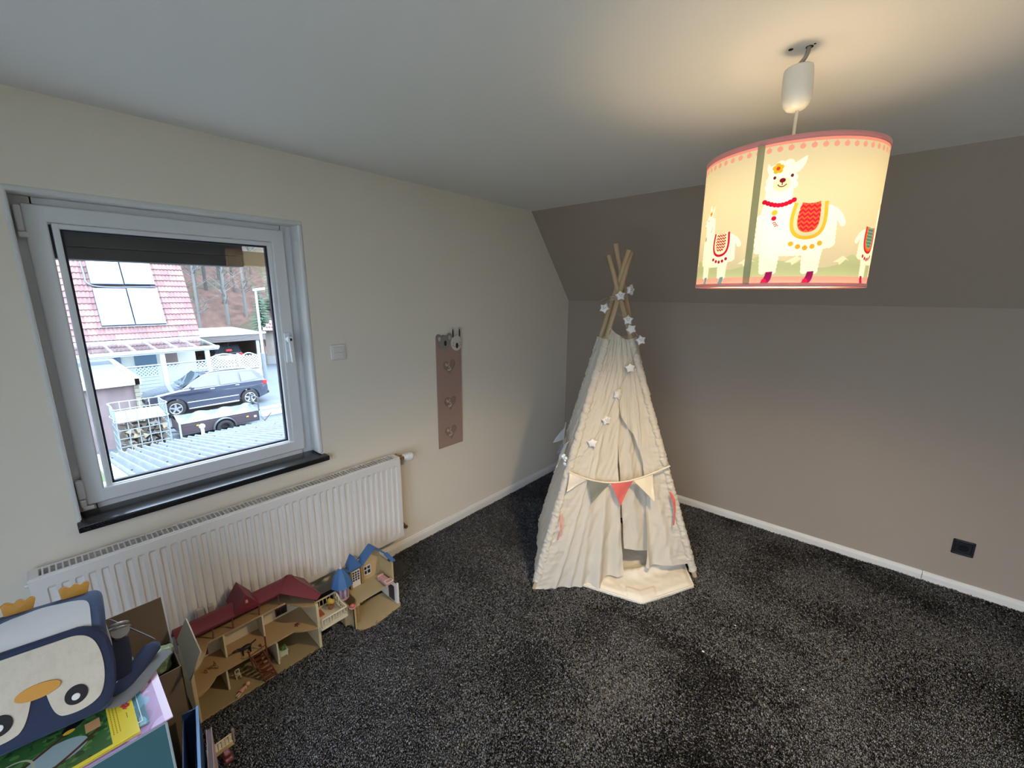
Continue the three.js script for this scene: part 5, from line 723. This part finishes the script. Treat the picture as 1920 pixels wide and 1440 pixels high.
  // dark blue estate car
  const carOf = (paint, label) => {
    const car = thing('car', label, 'car', [0, 0, 0]);
    const taper = g => { const p = g.attributes.position; for (let i = 0; i < p.count; i++) { const y = p.getY(i), x = p.getX(i); let k = y > 1.0 ? 1 - (y - 1.0) * 0.24 : 1 - Math.max(0, 0.45 - y) * 0.12; k *= 1 - Math.max(0, Math.abs(x) - 1.6) ** 2 * 0.22; p.setZ(i, p.getZ(i) * k); } g.computeVertexNormals(); return g; };
    const s = new THREE.Shape(); s.moveTo(-2.16, 0.42); s.lineTo(-1.84, 0.33); s.absarc(-1.4, 0.36, 0.44, Math.PI, 0, true); s.lineTo(0.9, 0.31); s.absarc(1.355, 0.36, 0.44, Math.PI, 0, true); s.lineTo(2.0, 0.33); s.quadraticCurveTo(2.16, 0.36, 2.17, 0.5); s.lineTo(2.16, 0.74); s.quadraticCurveTo(2.1, 0.9, 1.85, 0.95); s.quadraticCurveTo(1.4, 1.03, 1.0, 1.06); s.lineTo(-2.05, 1.08); s.quadraticCurveTo(-2.2, 0.95, -2.2, 0.62); s.closePath();
    const low = ex(s, 1.52, 0.06, 4, 14).translate(0, 0, -0.76); { const p = low.attributes.position; for (let i = 0; i < p.count; i++) { const z = p.getZ(i), x = p.getX(i); p.setZ(i, (Math.sign(z) * (Math.abs(z) > 0.76 ? 0.76 + (Math.abs(z) - 0.76) * 2.4 : Math.abs(z))) * (1 - Math.max(0, Math.abs(x) - 1.55) ** 2 * 0.3)); } low.computeVertexNormals(); }
    part('body', smooth(low, 0.9), paint, car);
    const up = new THREE.Shape(); up.moveTo(1.05, 1.08); up.quadraticCurveTo(0.6, 1.42, 0.28, 1.57); up.quadraticCurveTo(0.1, 1.64, -0.5, 1.66); up.lineTo(-1.5, 1.63); up.quadraticCurveTo(-1.72, 1.61, -1.8, 1.52); up.quadraticCurveTo(-2.06, 1.2, -2.1, 1.05); up.closePath();
    part('cabin', smooth(taper(ex(up, 1.7, 0.03, 3, 14).translate(0, 0, -0.85)), 0.7), paint, car);
    const gl = P(lin(0.04, 0.055, 0.065), 0.03, { ior: 2.2 }), win = pts => ex(poly(pts), 1.84, 0).translate(0, 0, -0.92);
    const tint = g => { const p = g.attributes.position; for (let i = 0; i < p.count; i++) { const y = p.getY(i); p.setZ(i, p.getZ(i) * (1 - Math.max(0, y - 1.0) * 0.24) * 0.97); } g.computeVertexNormals(); return g; };
    part('side_window', tint(win([[0.8, 1.14], [0.25, 1.53], [-0.22, 1.58], [-0.22, 1.12]])), gl, car); part('side_window', tint(win([[-0.32, 1.12], [-0.32, 1.585], [-1.0, 1.575], [-1.04, 1.14]])), gl, car); part('side_window', tint(win([[-1.14, 1.15], [-1.1, 1.565], [-1.6, 1.53], [-1.82, 1.2]])), gl, car);
    part('windscreen', [grid(8, 6, (u, v) => { const x = 0.99 - 0.66 * v, y = 1.15 + 0.445 * v - 0.04 * Math.sin(v * 3.1) + 0.06; return V(x + 0.012, y, (u - 0.5) * (1.62 - 0.22 * v)); })], gl, car); part('rear_window', [grid(6, 4, (u, v) => V(-2.13 + 0.3 * v - 0.02, 1.14 + 0.38 * v + 0.01, (0.5 - u) * (1.5 - 0.2 * v)))], gl, car);
    const tyre = M(lin(0.012, 0.012, 0.013), 0.8), rim = P(lin(0.5, 0.52, 0.54), 0.25, { metalness: 0.7 });
    for (const x of [1.355, -1.4]) for (const z of [-0.84, 0.84]) { const w = part('wheel', [new THREE.TorusGeometry(0.27, 0.085, 10, 30).translate(x, 0.36, z), cyl(0.2, 0.2, 0.1, x, 0.36, z, 24, Math.PI / 2)], tyre, car); const sp = []; for (let k = 0; k < 5; k++) { const a = k * 1.2566 + 0.3; sp.push(bx(0.2, 0.07, 0.02, x + Math.cos(a) * 0.12, 0.36 + Math.sin(a) * 0.12, z + Math.sign(z) * 0.06, 0, 0, a)); } part('rim', [...sp, new THREE.TorusGeometry(0.215, 0.022, 6, 28).translate(x, 0.36, z + Math.sign(z) * 0.055), cyl(0.06, 0.06, 0.03, x, 0.36, z + Math.sign(z) * 0.06, 14, Math.PI / 2)], rim, w); }
    const chrome = P(lin(0.6, 0.62, 0.64), 0.2, { metalness: 0.7 });
    for (const z of [-1, 1]) { part('side_trim', rb(1.9, 0.035, 0.02, 0.008, 0.0, 0.55, z * 0.915, 0, 0, 0.0), chrome, car); part('roof_rail', tube([V(0.1, 1.665, z * 0.66), V(-0.2, 1.73, z * 0.66), V(-1.3, 1.72, z * 0.66), V(-1.6, 1.65, z * 0.66)], 0.018, 20, 6), chrome, car); part('mirror', [rb(0.12, 0.13, 0.2, 0.04, 0.72, 1.16, z * 0.98)], paint, car); part('sill', rb(1.9, 0.07, 0.08, 0.03, -0.02, 0.28, z * 0.86), chrome, car); part('door_handle', rb(0.16, 0.03, 0.025, 0.01, 0.0, 1.0, z * 0.915), chrome, car); part('door_handle', rb(0.16, 0.03, 0.025, 0.01, -0.95, 1.02, z * 0.915), chrome, car); part('headlight', rb(0.26, 0.15, 0.3, 0.05, 2.03, 0.8, z * 0.66, 0, z * 0.2, 0.1), P(lin(0.5, 0.53, 0.56), 0.1), car); part('tail_light', rb(0.2, 0.22, 0.24, 0.05, -2.1, 0.98, z * 0.74), P(lin(0.55, 0.02, 0.03), 0.2), car); }
    part('grille', rb(0.05, 0.26, 0.8, 0.03, 2.2, 0.66, 0), darkIn, car); part('bumper_trim', rb(0.1, 0.12, 1.6, 0.04, 2.19, 0.38, 0), M(lin(0.02, 0.02, 0.022), 0.7), car); part('bumper_trim', rb(0.1, 0.14, 1.6, 0.04, -2.22, 0.48, 0), M(lin(0.02, 0.02, 0.022), 0.7), car); part('number_plate', rb(0.02, 0.11, 0.5, 0.005, -2.268, 0.7, 0), M(lin(0.6, 0.6, 0.58), 0.5), car);
    return car;
  };
  const car = carOf(P(lin(0.018, 0.026, 0.05), 0.15, { clearcoat: 1, clearcoatRoughness: 0.03, ior: 1.9 }), 'dark blue estate car parked in front of the white fence');
  car.position.set(-20.3, GY, -1.725); car.rotation.y = -Math.PI / 2;
  const car2 = copyOf(car, 'dark car inside the open carport with a red tail light', [-33.4, GY - 0.1, -5.65], Math.PI); // rear towards the camera

  // shed
  const shed = thing('shed', 'flat roofed shed with weathered pinkish wall left of the car', 'shed', [0, 0, 0]);
  const stain = noiseMap(256, (u, v) => { const k = 0.9 + 0.12 * tile(u, v * 0.35, 14) + 0.1 * tile(u, v, 5); return [k, k * 0.97, k * 0.98]; }, 0.5, 0.5, true);
  part('wall', metric(span(-22.4, -16.5, GY, -1.36, 1.13, 5)), M(lin(0.2, 0.16, 0.155), 0.9, { map: stain }), shed);
  part('roof_edge', [span(-16.55, -16.3, -1.42, -1.2, 0.98, 5.1), span(-22.6, -16.3, -1.42, -1.22, 0.94, 1.1), span(-22.6, -22.4, -1.42, -1.2, 0.98, 5.1)], M(lin(0.42, 0.42, 0.38), 0.6), shed); part('roof', metric(span(-22.4, -16.5, -1.36, -1.27, 1.1, 5.0)), M(lin(0.11, 0.125, 0.13), 0.5, { map: stain }), shed);
  part('brick_pier', Array.from({ length: 14 }, (_, i) => span(-16.6 + (i % 2) * 0.015, -16.42, GY + i * 0.15, GY + i * 0.15 + 0.135, 1.0, 1.13)), M(lin(0.2, 0.19, 0.14), 0.9), shed);

  // white board fence with lattice tops
  const fw = M(lin(0.42, 0.445, 0.44), 0.6), fence = thing('fence', 'white board fence with lattice top behind the parked car', 'fence', [-22.6, GY, 0]);
  const run = [[1.0, -0.75, 1.31, 1.83, 0], [-0.75, -2.45, 1.31, 1.83, 0], [-2.45, -3.75, 1.31, 2.02, 0.1], [-3.75, -4.72, 1.2, 1.95, 0.15]];
  const bg = {}; for (const [za, zb, hb, ht, arch] of run) {
    const L = za - zb, zc = (za + zb) / 2; const key = L.toFixed(2); bg[key] ??= rb(0.03, 0.148, L - 0.06, 0.008);
    for (let i = 0; i < 8; i++) { const y = 0.1 + i * 0.16; if (y > hb) break; const o = part('board', bg[key], fw, fence); o.position.set(0, y, zc); }
    const lat = [], h0 = hb + 0.03, h1 = ht - 0.05; for (let k = -6; k < L / 0.14 + 6; k++) for (const s of [-1, 1]) { const a = V(0.005 * s, h0, za - 0.05 - k * 0.14), e = V(0.005 * s, h1, a.z - s * (h1 - h0)); const lo = zb + 0.04, hi = za - 0.04; const f = (q, r) => { if (q.z > hi || q.z < lo) { const t = (Math.max(lo, Math.min(hi, q.z)) - q.z) / (r.z - q.z); if (t < 0 || t > 1) return null; return q.clone().lerp(r, t); } return q; }; const p = f(a, e), q = f(e, a); if (p && q && p.distanceTo(q) > 0.03) lat.push(beam(p, q, 0.012, 0.055)); }
    const lt = part('lattice', lat, fw, fence); lt.userData.kind = 'stuff';
    part('top_rail', tube([V(0, ht - arch, za - 0.03), V(0, ht + arch * 0.4, zc), V(0, ht - arch, zb + 0.03)], 0.035, 16, 6), fw, fence); part('rail', span(-0.02, 0.02, hb, hb + 0.05, zb, za), fw, fence);
    part('post', [span(-0.05, 0.05, 0, ht + 0.08, za - 0.05, za + 0.05, 0.01)], fw, fence);
  }
  part('post', span(-0.05, 0.05, 0, 1.9, -4.77, -4.67, 0.01), fw, fence);

  // neighbour's house: tiled roof with solar collectors
  const wallM = M(lin(0.4, 0.38, 0.33), 0.9), house = thing('house', 'house with steep red tiled roof and white terrace canopy', 'house', [0, 0, 0]);
  part('wall', span(-33, -25.6, GY, -0.7, -2.6, 9), wallM, house);
  const e = V(-2.0, 3.85, 0).normalize(), nn = V(3.85, 2.0, 0).normalize(), O = V(-25.2, -0.65, 0), onRoof = (z, s, h = 0) => O.clone().addScaledVector(e, s).addScaledVector(nn, h).setZ(z);
  const rot = new THREE.Quaternion().setFromRotationMatrix(new THREE.Matrix4().makeBasis(V(0, 0, -1), e, nn.clone())); // local x along z, y up the slope, z out
  part('roof_deck', [(() => { const g = new THREE.BoxGeometry(11.86, 7.2, 0.06); g.applyQuaternion(rot); const c = onRoof(3.07, 3.6, -0.05); return g.translate(c.x, c.y, c.z); })(), (() => { const g = new THREE.BoxGeometry(11.86, 7.2, 0.06); const r2 = new THREE.Quaternion().setFromRotationMatrix(new THREE.Matrix4().makeBasis(V(0, 0, 1), V(2.0, 3.85, 0).normalize(), V(-3.85, 2.0, 0).normalize())); g.applyQuaternion(r2); const top = onRoof(3.07, 7.2, -0.05); const d = V(2.0, 3.85, 0).normalize().multiplyScalar(-3.6); return g.translate(top.x + d.x, top.y + d.y, top.z); })(), ex(poly([[-33, -0.7], [-25.6, -0.7], [-28.75, 5.6]]), 0.2).translate(0, 0, -2.7)], M(lin(0.1, 0.06, 0.05), 0.9), house);
  const tileG = (() => { const g = grid(8, 2, (u, v) => V((u - 0.5) * 0.31, (v - 0.5) * 0.36, 0.024 * Math.sin(u * Math.PI * 4) + 0.05 * (1 - v))); const lip = grid(8, 1, (u, v) => V((u - 0.5) * 0.31, -0.18, 0.024 * Math.sin(u * Math.PI * 4) + 0.05 - 0.05 * (1 - v))); return join([g, lip]); })();
  const tileM = [[0.20, 0.105, 0.095], [0.17, 0.09, 0.085], [0.22, 0.125, 0.11], [0.19, 0.11, 0.10]].map(c => M(lin(...c), 0.75, { side: THREE.DoubleSide }));
  const under = (z, s) => z < 0.72 && z > -1.45 && s > 0.9 && s < 4.2;
  let built = 0; const rest = [];
  for (let j = 0; j < 22; j++) for (let i = 0; i < 39; i++) {
    const z = -2.7 + i * 0.3, s = 0.16 + j * 0.32; if (under(z, s)) continue; const q = onRoof(z, s, 0.012);
    if (z < 1.95 && s < 4.7 && built < 298) { const o = part('roof_tile', tileG, tileM[Math.floor(rnd() * 4)], house); o.position.copy(q); o.quaternion.copy(rot); built++; }
    else { const g = tileG.clone(); g.applyQuaternion(rot); rest.push(g.translate(q.x, q.y, q.z)); }
  }
  part('roof_tiles', rest, tileM[0], house).userData.kind = 'stuff';
  part('gutter', cyl(0.07, 0.07, 11.8, -25.1, -0.74, 3.07, 12, Math.PI / 2), M(lin(0.2, 0.24, 0.28), 0.4), house);
  part('snow_guard', [beam(onRoof(-2.3, 0.62, 0.14), onRoof(5, 0.64, 0.14), 0.02, 0.02), ...Array.from({ length: 30 }, (_, i) => beam(onRoof(-2.3 + i * 0.25, 0.55, 0.03), onRoof(-2.3 + i * 0.25, 0.63, 0.15), 0.012, 0.012))], M(lin(0.3, 0.33, 0.36), 0.4), house);
  const col = P(lin(0.32, 0.37, 0.4), 0.12, { clearcoat: 1 }), edgeM = M(lin(0.04, 0.08, 0.14), 0.4);
  for (const [za, zb, s0, s1, nm] of [[0.84, -0.34, 0.69, 2.63, 'lower left'], [-0.38, -1.56, 0.69, 2.65, 'lower right'], [0.85, -0.32, 2.86, 4.8, 'upper left'], [-0.36, -1.53, 2.87, 4.8, 'upper right']]) { const c = thing('solar_collector', `${nm} pale solar collector on the red tiled roof`, 'solar panel', [0, 0, 0], 'solar collectors on the roof'); const mk = (w, h, d, o) => { const g = new THREE.BoxGeometry(w, h, d); g.applyQuaternion(rot); const q = onRoof((za + zb) / 2, (s0 + s1) / 2, o); return g.translate(q.x, q.y, q.z); }; part('frame', mk(za - zb, s1 - s0, 0.09, 0.12), edgeM, c); part('absorber_glass', mk(za - zb - 0.03, s1 - s0 - 0.04, 0.012, 0.168), col, c); }
  part('collector_pipe', tube([onRoof(1.02, 4.0, 0.1), onRoof(1.0, 3.4, 0.12), onRoof(0.96, 2.9, 0.12), onRoof(0.6, 2.75, 0.1), onRoof(-1.5, 2.76, 0.1)], 0.035, 40, 6), M(lin(0.12, 0.14, 0.2), 0.5), house);
  part('door', span(-25.62, -25.55, GY, -1.5, -0.95, -0.1), M(lin(0.05, 0.09, 0.13), 0.3), house); part('window', span(-25.62, -25.55, -2.4, -1.5, 0.4, 1.6), M(lin(0.06, 0.1, 0.14), 0.2), house); part('shutter', span(-25.6, -25.5, -2.2, -1.5, -1.8, -1.2), M(lin(0.1, 0.07, 0.06), 0.8), house);
  // glazed terrace canopy
  const can = thing('terrace_canopy', 'white glazed terrace canopy along the front of the neighbouring house', 'canopy', [0, 0, 0]);
  for (let k = 0; k < 8; k++) { const z = -2.6 + k * 0.72; part('rafter', beam(V(-24.85, -0.76, z), V(-21.5, -0.92, z), 0.07, 0.09), fw, can); if (k < 7) part('glass_pane', beam(V(-24.85, -0.72, z + 0.36), V(-21.5, -0.88, z + 0.36), 0.66, 0.012), P(lin(0.85, 0.92, 0.95), 0.02, { transmission: 1, thickness: 0 }), can); }
  part('front_beam', [span(-21.58, -21.44, -1.05, -0.86, -2.68, 2.6, 0.01), span(-21.46, -21.36, -0.98, -0.86, -2.7, 2.62, 0.02)], fw, can); part('rear_beam', span(-24.95, -24.8, -0.85, -0.7, -2.68, 2.6), fw, can);
  for (const z of [-0.56, -2.22, 2.3]) part('post', span(-21.66, -21.5, GY, -1.0, z - 0.085, z + 0.085, 0.01), fw, can);
  part('house_band', span(-25.6, -25.52, -1.1, -0.75, -2.6, 3), M(lin(0.16, 0.2, 0.24), 0.7), house);

  // carport
  const cp = thing('carport', 'flat roofed dark carport below the wooded hillside', 'carport', [0, 0, 0]);
  part('roof', [span(-37.5, -30.4, -1.24, -1.14, -7.78, -3.4)], M(lin(0.15, 0.165, 0.16), 0.8), cp); part('fascia', [span(-30.45, -30.3, -1.62, -1.12, -7.75, -3.4)], M(lin(0.13, 0.11, 0.10), 0.7), cp); part('roof_edge', span(-30.47, -30.25, -1.2, -1.08, -7.8, -3.4), M(lin(0.4, 0.42, 0.42), 0.6), cp); part('rear_wall', span(-37.5, -37.3, GY, -1.2, -7.75, -3.4), M(lin(0.06, 0.045, 0.04), 0.9), cp); part('side_wall', span(-37.5, -30.6, GY, -1.2, -3.5, -3.4), M(lin(0.05, 0.04, 0.035), 0.9), cp);
  part('side_wall', span(-37.5, -30.6, GY, -1.2, -7.75, -7.6), M(lin(0.12, 0.07, 0.055), 0.9), cp); part('post', span(-30.55, -30.4, GY, -1.3, -7.35, -7.15), M(lin(0.3, 0.34, 0.38), 0.6), cp);
  const brakeM = M(lin(0.4, 0.01, 0.01), 0.3, { emissive: lin(1, 0.02, 0.03), emissiveIntensity: 1.1 });
  const tl = thing('carport_tail_light', 'small glowing red light in the dark carport', 'light', [-30.9, -2.25, -5.6]); part('lens', rb(0.06, 0.12, 0.34, 0.03, 0, 0, 0), brakeM, tl); part('housing', rb(0.05, 0.16, 0.4, 0.03, -0.045, 0, 0), darkIn, tl); part('bracket', bar(V(-0.06, 0.05, 0), V(-0.06, 0.95, 0), 0.02, 6), darkIn, tl);  // red tail light of the parked car, built as a separate hung lamp
  const pl = new THREE.PointLight(lin(1, 0.03, 0.04), 0.15, 0, 2); pl.position.set(0.08, 0, 0); pl.castShadow = true; tl.add(pl);
  // street lamp
  const sl = thing('street_lamp', 'tall pale street lamp post with flat head by the carport', 'street lamp', [-25, GY, -5.72]);
  const slm = M(lin(0.42, 0.44, 0.42), 0.5); part('pole', [cyl(0.085, 0.055, 5.2, 0, 2.6, 0, 12)], slm, sl); part('lamp_head', rb(0.22, 0.14, 0.62, 0.05, 0, 5.27, -0.18, 0.16, 0, 0), M(lin(0.55, 0.55, 0.5), 0.5), sl); part('pole_sleeve', cyl(0.11, 0.11, 1.6, 0, 0.8, 0, 12), M(lin(0.16, 0.18, 0.19), 0.5), sl); part('cable', tube([V(0, 2.75, 0.1), V(-2, 2.3, 1.2), V(-4, 2.36, 1.9), V(-5.3, 2.44, 2.3)], 0.02, 30, 5), M(lin(0.1, 0.1, 0.1), 0.6), sl);
  // small house on the right
  const h2 = thing('cottage', 'rendered cottage with red tiled roof behind the street lamp', 'house', [-31, 0, -7.95], null, -0.4);
  part('wall', metric(span(-7, 0, GY, -1.0, -8, 0)), M(lin(0.26, 0.235, 0.19), 0.95, { map: stain }), h2); part('plinth', span(-7.04, 0.04, GY, -2.9, -8.04, 0.04), M(lin(0.2, 0.2, 0.19), 0.9), h2); part('cellar_window', span(0.0, 0.06, -3.3, -3.0, -1.6, -0.9), M(lin(0.05, 0.06, 0.07), 0.3), h2);
  const rp = (u, v) => V(0.35, -1.05, 0.15 - 8.3 * u).lerp(V(-3.5, 2.7, -3.4 - 1.2 * u), v);
  part('roof', [grid(2, 2, rp), grid(2, 2, (u, v) => V(-7.35 + 7.7 * u, -1.05, 0.15).lerp(V(-3.5, 2.7, -3.4), v))], M(lin(0.17, 0.08, 0.07), 0.8, { side: THREE.DoubleSide }), h2);
  const tq = new THREE.Quaternion().setFromRotationMatrix(new THREE.Matrix4().makeBasis(V(0, 0, -1), V(-0.72, 0.695, 0).normalize(), V(0.695, 0.72, 0).normalize()));
  for (let j = 0; j < 13; j++) for (let i = 0; i < 12; i++) { const v = (j + 0.4) / 16.5, w = 8.3 - 7.1 * v, u = (i * 0.3 + 0.16) / w; if (u > 1) break; const o = part('roof_tile', tileG, tileM[Math.floor(rnd() * 4)], h2); o.position.copy(rp(u, v)).add(V(0.02, 0.02, 0)); o.quaternion.copy(tq); }
  // kerb wall and stick
  const kb = thing('kerb_wall', 'low pale wall at the edge of the street', 'wall', [0, 0, 0]); part('wall', span(-17.1, -16.9, GY, -3.18, -9, -2.75), M(lin(0.45, 0.45, 0.42), 0.8), kb); part('coping', span(-17.15, -16.85, -3.19, -3.15, -9, -2.74), M(lin(0.5, 0.5, 0.48), 0.7), kb);
  const stk = thing('dead_branch', 'bare dead branch sticking up beside the trailer', 'branch', [-12, YARD, -1.25]); part('stem', [bar(V(0, 0, 0), V(0, 0.45, -0.02), 0.03, 6, 0.022), bar(V(0, 0.45, -0.02), V(0.02, 0.66, -0.22), 0.022, 6, 0.012)], bark, stk); part('twig', bar(V(0, 0.42, -0.02), V(0, 0.56, 0.06), 0.012, 5, 0.006), bark, stk);

  // woods: bare trees on the slope
  const treeM = [M(lin(0.09, 0.085, 0.075), 0.95), M(lin(0.13, 0.13, 0.12), 0.95), M(lin(0.065, 0.06, 0.055), 0.95)];
  const bareTree = v => {
    const tr2 = [], br = []; const H = 11 + v * 1.5; const lean = V(rr(-0.4, 0.4), H, rr(-0.4, 0.4));
    tr2.push(bar(V(0, -0.6, 0), lean.clone().multiplyScalar(0.5), 0.13, 7, 0.09), bar(lean.clone().multiplyScalar(0.5), lean, 0.09, 6, 0.025));
    for (let k = 0; k < 44; k++) { const f = rr(0.12, 0.97), a = rnd() * 6.3, l = (1.25 - f) * 1.3 * rr(0.5, 1.1), p = lean.clone().multiplyScalar(f), q = p.clone().add(V(Math.cos(a) * l, l * rr(0.4, 1.0), Math.sin(a) * l)); br.push(bar(p, q, 0.035, 4, 0.014)); for (let m = 0; m < 4; m++) { const s = p.clone().lerp(q, rr(0.3, 1)), b = rnd() * 6.3, w = l * rr(0.25, 0.5); br.push(bar(s, s.clone().add(V(Math.cos(b) * w, w * rr(0.2, 1), Math.sin(b) * w)), 0.016, 3, 0.007)); } }
    return [join(tr2), join(br)];
  };
  const kinds = [0, 1, 2, 3].map(bareTree), hy = (x, z) => prof(x) + 1.2 * N(x * 0.12, z * 0.12, 2);
  const spots = []; for (let k = 0; k < 20000 && spots.length < 190; k++) { const x = -42 - 34 * Math.pow(rnd(), 1.5), d = -x / 45, z = -3 * d - rr(-3.5, 15) * d; if ([[-41, -11.2], [-45, -14.4], [-41.2, -14.2]].every(q => Math.hypot(q[0] - x, q[1] - z) > 3.2) && spots.every(q => Math.hypot(q[0] - x, q[1] - z) > 1.9)) spots.push([x, z]); }
  spots.forEach(([x, z], k) => { const kd = kinds[k % 4], o = thing('bare_tree', 'leafless grey tree in the wood on the hillside', 'tree', [x, hy(x, z), z], 'bare trees on the hillside', rnd() * 6.3), m = treeM[k % 3]; part('trunk', kd[0], m, o); part('branches', kd[1], m, o); const s = rr(0.8, 1.2); o.scale.set(s, s, s); });
  // spruces
  const needle = [M(lin(0.045, 0.10, 0.06), 0.95, { side: THREE.DoubleSide }), M(lin(0.06, 0.12, 0.07), 0.95, { side: THREE.DoubleSide })];
  const spr = (() => { const g = []; for (let j = 0; j < 22; j++) { const f = j / 22, y = 0.5 + f * 6.6, r = 1.9 * (1 - f) + 0.12, n = 11; for (let i = 0; i < n; i++) { const a = (i + rnd()) / n * 6.283, l = r * rr(0.75, 1.1); const q = grid(2, 3, (u, v) => V((u - 0.5) * 0.5 * (1 - v * 0.8) * (0.4 + r * 0.4), -0.28 * v * l + 0.12 * Math.abs(u - 0.5) * -1.5, v * l)); q.rotateY(a).translate(0, y, 0); g.push(q); } } return join(g); })();
  for (const [x, z, s, m] of [[-41, -11.2, 0.75, 0], [-45, -14.4, 0.95, 1], [-41.2, -14.2, 0.72, 0]]) { const o = thing('spruce', s > 0.9 ? 'tallest dark green spruce at the edge of the wood' : z > -12 ? 'green spruce left of the street lamp at the wood edge' : 'green spruce partly behind the cottage roof', 'tree', [x, hy(x, z) + (x > -43 ? 0.0 : 0.0), z]); o.scale.set(s, s, s); part('foliage', spr, needle[m], o); part('trunk', cyl(0.12, 0.03, 7, 0, 3.4, 0, 8), bark, o); }
}
renderer.render(scene, camera);
